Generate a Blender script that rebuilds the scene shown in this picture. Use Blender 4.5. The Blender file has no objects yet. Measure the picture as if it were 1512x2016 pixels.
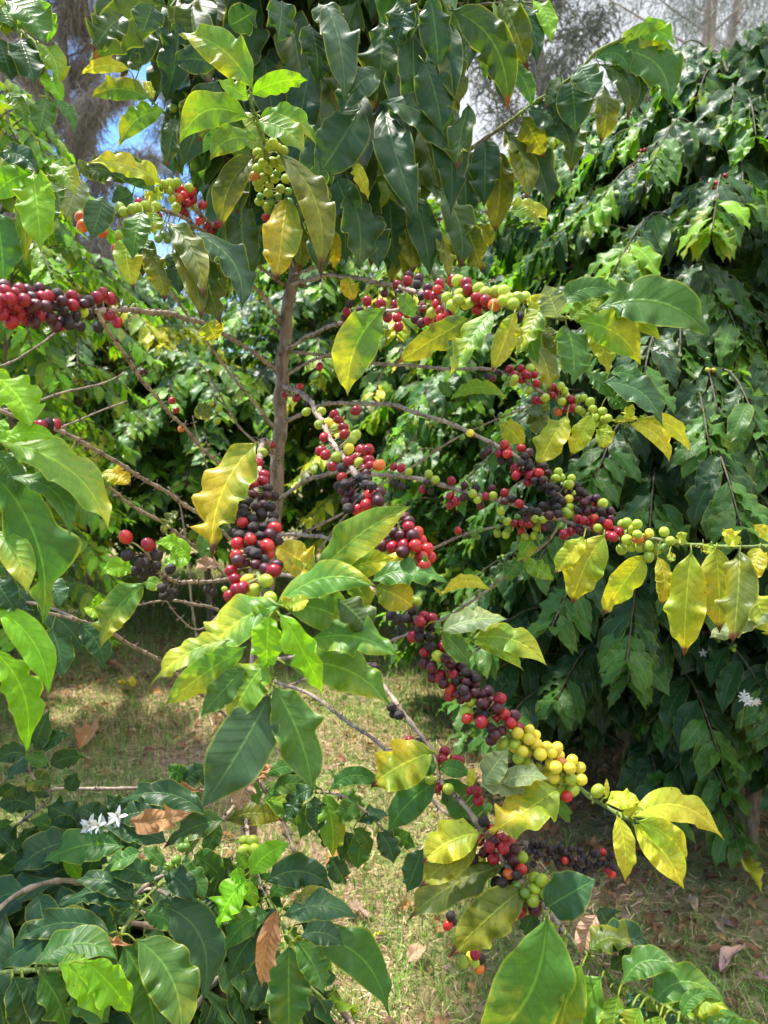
import bpy, math, random
import numpy as np
random.seed(7); RNG = np.random.default_rng(7)
scene = bpy.context.scene
COL = scene.collection
R = math.radians

# ------------------------------------------------------------------ camera
TH = R(8.0); F = 1517.0
CAM = np.array([0.0, 0.0, 1.5])
FW = np.array([0, math.cos(TH), -math.sin(TH)]); UP = np.array([0, math.sin(TH), math.cos(TH)]); RT = np.array([1.0, 0, 0])
def P(px, py, d):
    """a measured point of the photograph, d metres ahead of the camera plane"""
    return CAM + d*(FW + RT*((px-756)/F) + UP*((1008-py)/F))
def proj(p):
    q = np.asarray(p)-CAM; d = q@FW
    return 756+F*(q@RT)/d, 1008-F*(q@UP)/d, d
cam = bpy.data.objects.new('camera', bpy.data.cameras.new('camera')); COL.objects.link(cam)
cam.location = CAM; cam.rotation_euler = (math.pi/2-TH, 0, 0)
cam.data.sensor_fit = 'VERTICAL'; cam.data.sensor_height = 36; cam.data.lens = 36*F/2016
cam.data.clip_start = .05; cam.data.clip_end = 1000
cam.data.dof.use_dof = True; cam.data.dof.focus_distance = 1.15; cam.data.dof.aperture_fstop = 7.5
scene.camera = cam

# ------------------------------------------------------------------ object helpers
def tag(o, label=None, cat=None, group=None, kind=None):
    if label: o['label'] = label
    if cat: o['category'] = cat
    if group: o['group'] = group
    if kind: o['kind'] = kind
    return o
def empty(name, loc, label, cat, group=None):
    o = bpy.data.objects.new(name, None); COL.objects.link(o); o.location = loc; o.empty_display_size = .05
    return tag(o, label, cat, group)
def norm(v):
    return v/(np.linalg.norm(v)+1e-9)

class MB:
    """collects quads / tris with per-vertex colours and uv into one mesh"""
    def __init__(s): s.v=[]; s.q=[]; s.n=0; s.c=[]; s.c2=[]; s.uv=[]
    def add(s, v, q, col, col2=None, uv=None):
        v = np.asarray(v, float); m = len(v)
        s.v.append(v); s.q.append(np.asarray(q, int)+s.n); s.n += m
        c = np.empty((m,4)); c[:] = col; s.c.append(c)
        c2 = np.empty((m,4)); c2[:] = col2 if col2 is not None else col; s.c2.append(c2)
        s.uv.append(uv if uv is not None else np.zeros((m,2)))
    def build(s, name, mat, parent=None, smooth=True):
        if not s.v: return None
        V = np.concatenate(s.v); Q = np.concatenate(s.q)
        off = np.array(parent_origin(parent)) if parent is not None else (np.array([V[:,0].mean(), V[:,1].mean(), V[:,2].min()]) if name not in KEEP else np.zeros(3))
        V = V-off
        me = bpy.data.meshes.new(name)
        me.vertices.add(len(V)); me.vertices.foreach_set('co', V.ravel())
        nq = len(Q); me.loops.add(nq*4); me.loops.foreach_set('vertex_index', Q.ravel())
        me.polygons.add(nq); me.polygons.foreach_set('loop_start', np.arange(nq)*4)
        me.update(calc_edges=True)
        me.polygons.foreach_set('use_smooth', np.full(nq, smooth))
        for nm, arr in (('Col', s.c), ('Col2', s.c2)):
            a = me.attributes.new(nm, 'FLOAT_COLOR', 'POINT'); a.data.foreach_set('color', np.concatenate(arr).ravel())
        ul = me.uv_layers.new(name='UVMap'); uv = np.concatenate(s.uv)[Q.ravel()]; ul.data.foreach_set('uv', uv.ravel())
        me.materials.append(mat)
        o = bpy.data.objects.new(name, me); COL.objects.link(o)
        if parent is not None: o.parent = parent
        else: o.location = off
        return o
KEEP = {'ground'}
def parent_origin(p):
    t = np.zeros(3)
    while p is not None:
        t += np.array(p.location); p = p.parent
    return t

# ------------------------------------------------------------------ materials
def newmat(name):
    m = bpy.data.materials.new(name); m.use_nodes = True
    nt = m.node_tree; nt.nodes.clear()
    return m, nt
class G:
    def __init__(s, nt): s.nt = nt
    def n(s, t, **k):
        x = s.nt.nodes.new(t)
        for a, b in k.items():
            if a == 'inp':
                for i, v in b.items():
                    if isinstance(v, bpy.types.NodeSocket): s.nt.links.new(v, x.inputs[i])
                    else: x.inputs[i].default_value = v
            else: setattr(x, a, b)
        return x
    def m(s, op, a, b=0.0, c=0.0, clamp=False):
        x = s.nt.nodes.new('ShaderNodeMath'); x.operation = op; x.use_clamp = clamp
        for i, v in enumerate((a, b, c)):
            if isinstance(v, bpy.types.NodeSocket): s.nt.links.new(v, x.inputs[i])
            else: x.inputs[i].default_value = v
        return x.outputs[0]
    def mix(s, f, a, b, bt='MIX'):
        x = s.nt.nodes.new('ShaderNodeMix'); x.data_type = 'RGBA'; x.blend_type = bt
        for i, v in ((0, f), (6, a), (7, b)):
            if isinstance(v, bpy.types.NodeSocket): s.nt.links.new(v, x.inputs[i])
            else: x.inputs[i].default_value = v
        return x.outputs[2]
    def ss(s, x, a, b):
        r = s.nt.nodes.new('ShaderNodeMapRange'); r.interpolation_type = 'SMOOTHSTEP'
        s.nt.links.new(x, r.inputs[0]); r.inputs[1].default_value = a; r.inputs[2].default_value = b
        return r.outputs[0]
    def noise(s, vec, scale, detail=3, rough=.55, dist=0):
        x = s.nt.nodes.new('ShaderNodeTexNoise'); s.nt.links.new(vec, x.inputs['Vector'])
        x.inputs['Scale'].default_value = scale; x.inputs['Detail'].default_value = detail; x.inputs['Roughness'].default_value = rough
        x.inputs['Distortion'].default_value = dist
        return x.outputs[0]

def leaf_material(name, rough=.36, nveins=10.0, dry=False):
    m, nt = newmat(name); g = G(nt)
    c1 = g.n('ShaderNodeAttribute', attribute_name='Col'); c2 = g.n('ShaderNodeAttribute', attribute_name='Col2')
    uv = g.n('ShaderNodeUVMap'); sx = g.n('ShaderNodeSeparateXYZ', inp={0: uv.outputs[0]})
    tc = g.n('ShaderNodeTexCoord')
    u = sx.outputs[0]; v = g.m('MULTIPLY_ADD', sx.outputs[1], 2.0, -1.0); av = g.m('ABSOLUTE', v)
    nz = g.noise(tc.outputs['Object'], 26, 4, .6)
    nb = g.noise(tc.outputs['Object'], 150, 3, .6)
    # side veins curve towards the tip
    t = g.m('SUBTRACT', g.m('MULTIPLY', u, nveins), g.m('MULTIPLY', g.m('POWER', av, .8), 1.5))
    t = g.m('ADD', t, g.m('MULTIPLY', nz, .25))
    fr = g.m('FRACT', t); dist = g.m('MINIMUM', fr, g.m('SUBTRACT', 1.0, fr))
    vein = g.m('SUBTRACT', 1.0, g.ss(dist, .02, .075))
    mid = g.m('SUBTRACT', 1.0, g.ss(av, .025, .06))
    inter = g.ss(dist, .06, .34)
    amt = c1.outputs['Alpha']
    nl = g.noise(tc.outputs['Object'], 17, 3, .55)
    k = g.m('ADD', g.m('MULTIPLY', g.m('ADD', g.m('MULTIPLY', nl, .6), g.m('MULTIPLY', nz, .4)), 1.9), g.m('MULTIPLY', inter, .09))
    k = g.m('ADD', k, g.m('MULTIPLY', amt, 1.25)); k = g.m('ADD', k, g.m('MULTIPLY', g.m('MULTIPLY', g.m('SUBTRACT', u, .35), amt), .8))
    ym = g.ss(k, 1.25, 1.85)
    ym = g.m('MULTIPLY', ym, g.ss(amt, .02, .12))
    edge = g.m('MULTIPLY', g.ss(g.m('ADD', av, g.m('MULTIPLY', nb, .05)), .93, 1.0), .7)
    base = g.mix(ym, c1.outputs['Color'], c2.outputs['Color'])
    ns = g.noise(tc.outputs['Object'], 330, 4, .7)
    base = g.mix(g.m('MULTIPLY', g.m('MULTIPLY', g.ss(ns, .50, .62), g.ss(amt, .15, .5)), .45), base, g.mix(1.0, base, (.55, .72, .6, 1), 'MULTIPLY'))
    # small tonal variation and specks
    hv = g.m('MULTIPLY_ADD', nb, .7, .65)
    sc = g.n('ShaderNodeVectorMath', operation='SCALE', inp={0: base}); nt.links.new(hv, sc.inputs['Scale'])
    base = sc.outputs[0]
    lite = g.mix(1.0, base, (1.55, 1.5, 1.2, 1), 'MULTIPLY'); lite = g.mix(1.0, lite, (.012, .02, .003, 1), 'ADD')
    base = g.mix(g.m('MULTIPLY', vein, .22), base, lite)
    base = g.mix(g.m('MULTIPLY', mid, .85), base, g.mix(1.0, lite, (.03, .045, .01, 1), 'ADD'))
    if not dry:
        base = g.mix(edge, base, g.mix(.55, lite, (.42, .40, .03, 1)))
    # brown tips and spots
    spot = g.n('ShaderNodeTexVoronoi', inp={'Scale': 75.0}); nt.links.new(tc.outputs['Object'], spot.inputs['Vector'])
    sp = g.m('MULTIPLY', g.m('SUBTRACT', 1.0, g.ss(spot.outputs['Distance'], .05, .13)), g.ss(nz, .53, .57))
    tip = g.m('MULTIPLY', g.ss(g.m('ADD', u, g.m('MULTIPLY', nb, .08)), .90, .96), g.ss(c2.outputs['Alpha'], .3, .6))
    base = g.mix(g.m('MAXIMUM', tip, g.m('MULTIPLY', sp, .8)), base, (.13, .055, .022, 1))
    hgt = g.m('ADD', g.m('MULTIPLY', inter, .7), g.m('ADD', g.m('MULTIPLY', nb, .22), g.m('MULTIPLY', g.ss(av, .0, .08), .6)))
    bp = g.n('ShaderNodeBump', inp={'Height': hgt, 'Strength': .5, 'Distance': .0009 if not dry else .003})
    pb = g.n('ShaderNodeBsdfPrincipled', inp={'Base Color': base, 'Roughness': g.m('MULTIPLY_ADD', nb, .25, rough-.1), 'IOR': 1.42, 'Normal': bp.outputs[0]})
    trc = g.mix(1.0, base, (1.55, 1.5, .75, 1), 'MULTIPLY')
    tr = g.n('ShaderNodeBsdfTranslucent', inp={'Color': trc, 'Normal': bp.outputs[0]})
    mx = g.n('ShaderNodeMixShader', inp={0: .12 if dry else .36, 1: pb.outputs[0], 2: tr.outputs[0]})
    out = g.n('ShaderNodeOutputMaterial'); nt.links.new(mx.outputs[0], out.inputs[0])
    return m

def bark_material(name, scale=60, bump=.002, stretch=(1, 1, .25)):
    m, nt = newmat(name); g = G(nt)
    c1 = g.n('ShaderNodeAttribute', attribute_name='Col'); tc = g.n('ShaderNodeTexCoord')
    mp = g.n('ShaderNodeMapping', inp={'Vector': tc.outputs['Object'], 'Scale': stretch})
    n1 = g.noise(mp.outputs[0], scale, 5, .65, .4); n2 = g.noise(tc.outputs['Object'], scale*.3, 3)
    f = g.m('MULTIPLY_ADD', g.ss(n1, .3, .7), .9, .5)
    sc = g.n('ShaderNodeVectorMath', operation='SCALE', inp={0: c1.outputs['Color']}); nt.links.new(f, sc.inputs['Scale'])
    lich = g.mix(g.m('MULTIPLY', g.ss(n2, .55, .68), .35), sc.outputs[0], (.36, .34, .27, 1))
    base = g.mix(g.ss(c1.outputs['Alpha'], .3, .7), sc.outputs[0], lich)
    bp = g.n('ShaderNodeBump', inp={'Height': n1, 'Strength': .8, 'Distance': bump})
    pb = g.n('ShaderNodeBsdfPrincipled', inp={'Base Color': base, 'Roughness': .75, 'Normal': bp.outputs[0]})
    out = g.n('ShaderNodeOutputMaterial'); nt.links.new(pb.outputs[0], out.inputs[0])
    return m

def berry_material():
    m, nt = newmat('coffee_cherry'); g = G(nt)
    c1 = g.n('ShaderNodeAttribute', attribute_name='Col'); c2 = g.n('ShaderNodeAttribute', attribute_name='Col2')
    tc = g.n('ShaderNodeTexCoord'); O = tc.outputs['Object']
    n1 = g.noise(O, 85, 3, .5); n2 = g.noise(O, 420, 4, .65, 1.2); n3 = g.noise(O, 1400, 2)
    k = g.ss(n1, .46, .62)
    base = g.mix(g.m('MULTIPLY', k, c2.outputs['Alpha']), c1.outputs['Color'], c2.outputs['Color'])
    dry = c1.outputs['Alpha']
    f = g.m('MULTIPLY_ADD', n2, .5, .75)
    sc = g.n('ShaderNodeVectorMath', operation='SCALE', inp={0: base}); nt.links.new(f, sc.inputs['Scale'])
    dust = g.mix(g.m('MULTIPLY', dry, g.m('MULTIPLY', g.ss(n2, .5, .7), .5)), sc.outputs[0], (.075, .06, .055, 1))
    spk = g.mix(g.m('MULTIPLY', g.ss(n3, .68, .74), .35), dust, (.35, .28, .2, 1))
    h = g.m('ADD', g.m('MULTIPLY', g.m('MULTIPLY', n2, dry), 1.0), g.m('MULTIPLY', n3, .04))
    bp = g.n('ShaderNodeBump', inp={'Height': h, 'Strength': .8, 'Distance': .0016})
    pb = g.n('ShaderNodeBsdfPrincipled', inp={'Base Color': spk, 'Roughness': g.m('MULTIPLY_ADD', dry, .3, g.m('MULTIPLY_ADD', n2, .2, .2)), 'Normal': bp.outputs[0],
        'Subsurface Weight': .12, 'Subsurface Radius': (.004, .002, .001), 'Subsurface Scale': 1.0})
    out = g.n('ShaderNodeOutputMaterial'); nt.links.new(pb.outputs[0], out.inputs[0])
    return m

def plain_material(name, rough=.6, trans=0.0, nscale=40):
    m, nt = newmat(name); g = G(nt)
    c1 = g.n('ShaderNodeAttribute', attribute_name='Col'); tc = g.n('ShaderNodeTexCoord')
    n1 = g.noise(tc.outputs['Object'], nscale, 3)
    sc = g.n('ShaderNodeVectorMath', operation='SCALE', inp={0: c1.outputs['Color']}); nt.links.new(g.m('MULTIPLY_ADD', n1, .7, .65), sc.inputs['Scale'])
    pb = g.n('ShaderNodeBsdfPrincipled', inp={'Base Color': sc.outputs[0], 'Roughness': rough})
    out = g.n('ShaderNodeOutputMaterial')
    if trans:
        tr = g.n('ShaderNodeBsdfTranslucent', inp={'Color': sc.outputs[0]})
        mx = g.n('ShaderNodeMixShader', inp={0: trans, 1: pb.outputs[0], 2: tr.outputs[0]}); nt.links.new(mx.outputs[0], out.inputs[0])
    else: nt.links.new(pb.outputs[0], out.inputs[0])
    return m

M_LEAF = leaf_material('coffee_leaf', .39); M_DRY = leaf_material('dried_leaf', .7, 11, True)
M_BARK = bark_material('coffee_bark', 75, .0035); M_TREEBARK = bark_material('tree_bark', 3.0, .03, (1, 1, .3))
M_BERRY = berry_material()
M_GRASS = plain_material('grass_blade', .55, .3); M_PETAL = plain_material('white_petal', .5, .3)
M_TWIG = plain_material('far_foliage', .8, .25, .8)

# ------------------------------------------------------------------ leaf shape
UT = [0, .03, .07, .13, .22, .35, .48, .62, .75, .85, .92, .97, 1.0]
WT = [.03, .06, .26, .54, .82, .97, 1.0, .92, .69, .38, .16, .05, .0]
GRID = {}
def grid(nu, nv):
    if (nu, nv) not in GRID:
        u = np.linspace(0, 1, nu+1); v = np.linspace(-1, 1, nv+1)
        U, V = np.meshgrid(u, v, indexing='ij')
        i = np.arange(nu)[:, None]*(nv+1)+np.arange(nv)[None, :]
        q = np.stack([i, i+nv+1, i+nv+2, i+1], -1).reshape(-1, 4)
        GRID[(nu, nv)] = (U.ravel(), V.ravel(), q, np.interp(U.ravel(), UT, WT))
    return GRID[(nu, nv)]
def leaf_verts(B, T, side, nrm, width, bend=0.0, bow=.08, ruffle=1.0, nu=30, nv=10, fold=.12, rng=random, veins=10.0, curl=0.0, cg=.75):
    """a leaf from B to T: side / nrm span its blade, bend bows the midrib sideways, bow out of the plane"""
    U, V, q, W = grid(nu, nv)
    L = np.linalg.norm(T-B)
    ctrl = (B+T)/2 + side*(bend*L*2) + nrm*(bow*L*2)
    u = U[:, None]
    c = (1-u)**2*B + 2*u*(1-u)*ctrl + u**2*T
    tg = 2*(1-u)*(ctrl-B)+2*u*(T-ctrl); tg /= np.linalg.norm(tg, axis=1)[:, None]+1e-9
    s = side - tg*(tg@side)[:, None]; s /= np.linalg.norm(s, axis=1)[:, None]+1e-9
    n = np.cross(s, tg); n *= np.sign((n@nrm))[:, None]+1e-9
    tw = curl*(U-.2)
    s, n = s*np.cos(tw)[:, None]+n*np.sin(tw)[:, None], n*np.cos(tw)[:, None]-s*np.sin(tw)[:, None]
    aV = np.abs(V); hw = width*.5
    p1, p2 = rng.random()*6.28, rng.random()*6.28
    f1 = 2.3+rng.random()*2.0; wk = rng.random()*6.28
    ph = np.where(V > 0, p1, p2)
    Uw = U+.05*np.sin(U*7.3+wk)+.02*np.sin(U*17.0+p2)
    wav = (np.sin(Uw*f1*6.283+ph)+.38*np.sin(Uw*f1*11.7+ph*2+wk))*(.75+.4*np.sin(U*9+p1+wk))
    env = np.clip(U*7, 0, 1)*np.clip((1-U)*5, 0, 1)
    Wl = W*hw*(1+ruffle*.05*wav*env*aV)
    corr = -np.abs(np.sin(math.pi*(U*veins-1.5*aV**.8)))*.016*cg*width*np.sin(math.pi*np.clip(aV, 0, 1))*(.6+ruffle*.4)
    z = ruffle*.125*width*wav*env*aV**2.0 + fold*aV*Wl - corr - .35*fold*aV**2*Wl*1.2
    z += .03*L*np.sin(U*3.1+p1)*rng.choice((-1, 1))*.5
    return c + s*(V*Wl)[:, None] + n*z[:, None], q, np.stack([U, V*.5+.5], 1)

# kind: base colour, second colour, amount of second colour, brown tip
KINDS = {
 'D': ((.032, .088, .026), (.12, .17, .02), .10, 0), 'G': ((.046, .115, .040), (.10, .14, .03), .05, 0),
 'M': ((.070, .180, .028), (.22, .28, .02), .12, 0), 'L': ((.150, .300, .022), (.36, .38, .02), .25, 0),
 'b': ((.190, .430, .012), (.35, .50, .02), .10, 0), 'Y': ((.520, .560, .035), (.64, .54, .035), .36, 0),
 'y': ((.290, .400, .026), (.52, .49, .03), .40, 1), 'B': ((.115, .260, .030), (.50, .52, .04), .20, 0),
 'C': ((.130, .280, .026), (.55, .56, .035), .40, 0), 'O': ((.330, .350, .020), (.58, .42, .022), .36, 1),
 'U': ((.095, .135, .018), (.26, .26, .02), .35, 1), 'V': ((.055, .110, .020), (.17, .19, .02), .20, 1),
 'X': ((.34, .15, .06), (.50, .27, .12), .40, 0), 'Z': ((.40, .24, .15), (.50, .33, .22), .40, 0), 'K': ((.62, .30, .27), (.70, .42, .34), .40, 0),
 'Q': ((.190, .290, .022), (.56, .43, .025), .42, 1),
 'x': ((.15, .07, .035), (.28, .14, .07), .40, 0),
 'S': ((.200, .270, .120), (.30, .33, .12), .20, 0),
}
def kcol(k, rng=random, var=.18):
    a, b, amt, t = KINDS[k]
    f = 1+rng.uniform(-var, var); h = rng.uniform(-.12, .12)
    c = (a[0]*f*(1+h), a[1]*f, a[2]*f, max(0, amt+rng.uniform(-.12, .12)))
    return c, (b[0]*f, b[1]*f, b[2], t)
def leafcol(k, uv, rng=random, var=.12):
    """pigment: yellowing runs unevenly towards the tip and one side of the blade"""
    c, c2 = kcol(k, rng, var); m = len(uv); col = np.empty((m, 4)); col[:] = c
    if k in 'BCOQyYLUS':
        sd = rng.choice((-1, 1)); V = uv[:, 1]*2-1
        col[:, 3] = np.clip(c[3]+.16*sd*V+.22*(uv[:, 0]-.5)+.05*np.sin(uv[:, 0]*9+rng.random()*6), 0, 1)
    return col, c2
def put_leaf(mb, B, T, nhint, width, kind, bend=0., bow=.08, ruffle=1., nu=30, nv=10, fold=.12, rng=random, curl=0.):
    a = norm(T-B); s = norm(np.cross(a, nhint)); n = np.cross(s, a)
    if n@nhint < 0: n = -n
    v, q, uv = leaf_verts(B, T, s, n, width, bend, bow, ruffle, nu, nv, fold, rng, 10.0, curl)
    c, c2 = kcol(kind, rng)
    mb.add(v, q, c, c2, uv)

# ------------------------------------------------------------------ tubes
def catmull(pts, rad, per=6):
    pts = np.asarray(pts, float); rad = np.asarray(rad, float)
    n = len(pts); out = []; ro = []
    for i in range(n-1):
        p0 = pts[max(i-1, 0)]; p1 = pts[i]; p2 = pts[i+1]; p3 = pts[min(i+2, n-1)]
        for k in range(per):
            t = k/per
            out.append(.5*((2*p1)+(-p0+p2)*t+(2*p0-5*p1+4*p2-p3)*t*t+(-p0+3*p1-3*p2+p3)*t**3)); ro.append(rad[i]*(1-t)+rad[i+1]*t)
    out.append(pts[-1]); ro.append(rad[-1])
    return np.array(out), np.array(ro)
def tube(mb, pts, rad, col, sides=8, cols=None, cap=True):
    pts = np.asarray(pts); n = len(pts); rad = np.asarray(rad)*np.ones(n)
    t = np.gradient(pts, axis=0); t /= np.linalg.norm(t, axis=1)[:, None]+1e-9
    ref = np.array([.3, .2, 1.0]) if abs(norm(pts[-1]-pts[0])[2]) < .8 else np.array([1.0, .2, .1])
    a = np.cross(t, ref); a /= np.linalg.norm(a, axis=1)[:, None]+1e-9; b = np.cross(t, a)
    th = np.arange(sides)/sides*2*math.pi
    V = pts[:, None]+rad[:, None, None]*(a[:, None]*np.cos(th)[None, :, None]+b[:, None]*np.sin(th)[None, :, None])
    V = V.reshape(-1, 3)
    i = np.arange(n-1)[:, None]*sides; j = np.arange(sides)[None]; j2 = (j+1) % sides
    q = np.stack([i+j, i+sides+j, i+sides+j2, i+j2], -1).reshape(-1, 4)
    if cap:
        V = np.concatenate([V, pts[-1:]+t[-1:]*rad[-1]*.6])
        e = len(V)-1; base = (n-1)*sides
        cq = np.array([[base+k, e, e, base+(k+1) % sides] for k in range(0, sides)])
        cq = np.array([[base+k, e, base+(k+2) % sides, base+(k+1) % sides] for k in range(0, sides, 2)])
        q = np.concatenate([q, cq])
    if cols is not None:
        c = np.repeat(np.asarray(cols), sides, 0)
        if cap: c = np.concatenate([c, c[-1:]])
    else: c = col
    mb.add(V, q, c)
BARK = (.33, .25, .185, 1.0); GREENSTEM = (.17, .24, .05, 0.0)
def branch_tube(mb, pts, rad, green=0.0, seed=0, scraps=True, bark=BARK, node=.042):
    """a jointed coffee branch with swollen nodes, scars and dry flower scraps; the last `green` of it is young and green"""
    rng = random.Random(seed)
    p, r = catmull(pts, rad, 8)
    seg = np.linalg.norm(np.diff(p, axis=0), axis=1); s = np.concatenate([[0], np.cumsum(seg)]); L = s[-1]
    m = max(8, int(L/.008)); ss = np.linspace(0, L, m)
    q = np.stack([np.interp(ss, s, p[:, k]) for k in range(3)], 1); rr = np.interp(ss, s, r)
    d = np.abs(((ss/node+.5) % 1)-.5)*node
    rr = rr*(1+.5*np.exp(-(d/.005)**2))*(1+.05*np.sin(ss*90+seed))
    q = q+np.stack([np.sin(ss*38+seed), np.cos(ss*31+seed*2), np.sin(ss*27+seed)], 1)*.0012
    gg = np.clip((ss/L-(1-green))/.12, 0, 1)[:, None] if green > 0 else np.zeros((m, 1))
    v = (1+.12*np.sin(ss*47+seed))[:, None]
    cols = (np.array(bark)*(1-gg)+np.array(GREENSTEM)*gg); cols[:, :3] *= v
    tube(mb, q, rr, None, 8, cols)
    if scraps:
        k = 1
        while k*node < L:
            i = min(m-2, int(k*node/L*m)); t = norm(q[i+1]-q[i])
            for _ in range(rng.randint(2, 6)):
                dd = norm(np.cross(t, np.array([rng.uniform(-1, 1) for _ in range(3)]))+t*rng.uniform(-.3, .6))
                l = rng.uniform(.003, .009)+rr[i]
                e = q[i]+dd*l; mid = q[i]+dd*l*.6+np.array([rng.uniform(-1, 1) for _ in range(3)])*.0015
                gcol = (.09, .055, .035, 0) if gg[i] < .5 else (.32, .36, .08, 0)
                tube(mb, np.array([q[i], mid, e]), [.0014, .0011, .0005], gcol, 4)
            k += 1
    return q, rr
# ------------------------------------------------------------------ measured data (pixels of the photograph with a distance in metres)
Z = 1.9895
OFF = {'0': (0, 0, 1), '1': (0, 0, Z), '2': (752, 0, Z), '3': (0, 660, Z), '4': (752, 660, Z), '5': (0, 1336, Z), '6': (752, 1336, Z), 'h': (420, 860, 5.04), 'y': (900, 1360, 5.04), 'c': (330, 1130, 3.024), 'm': (560, 880, 3.78)}
def cv(r, x, y):
    ox, oy, z = OFF[r]; return ox+x/z, oy+y/z
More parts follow.
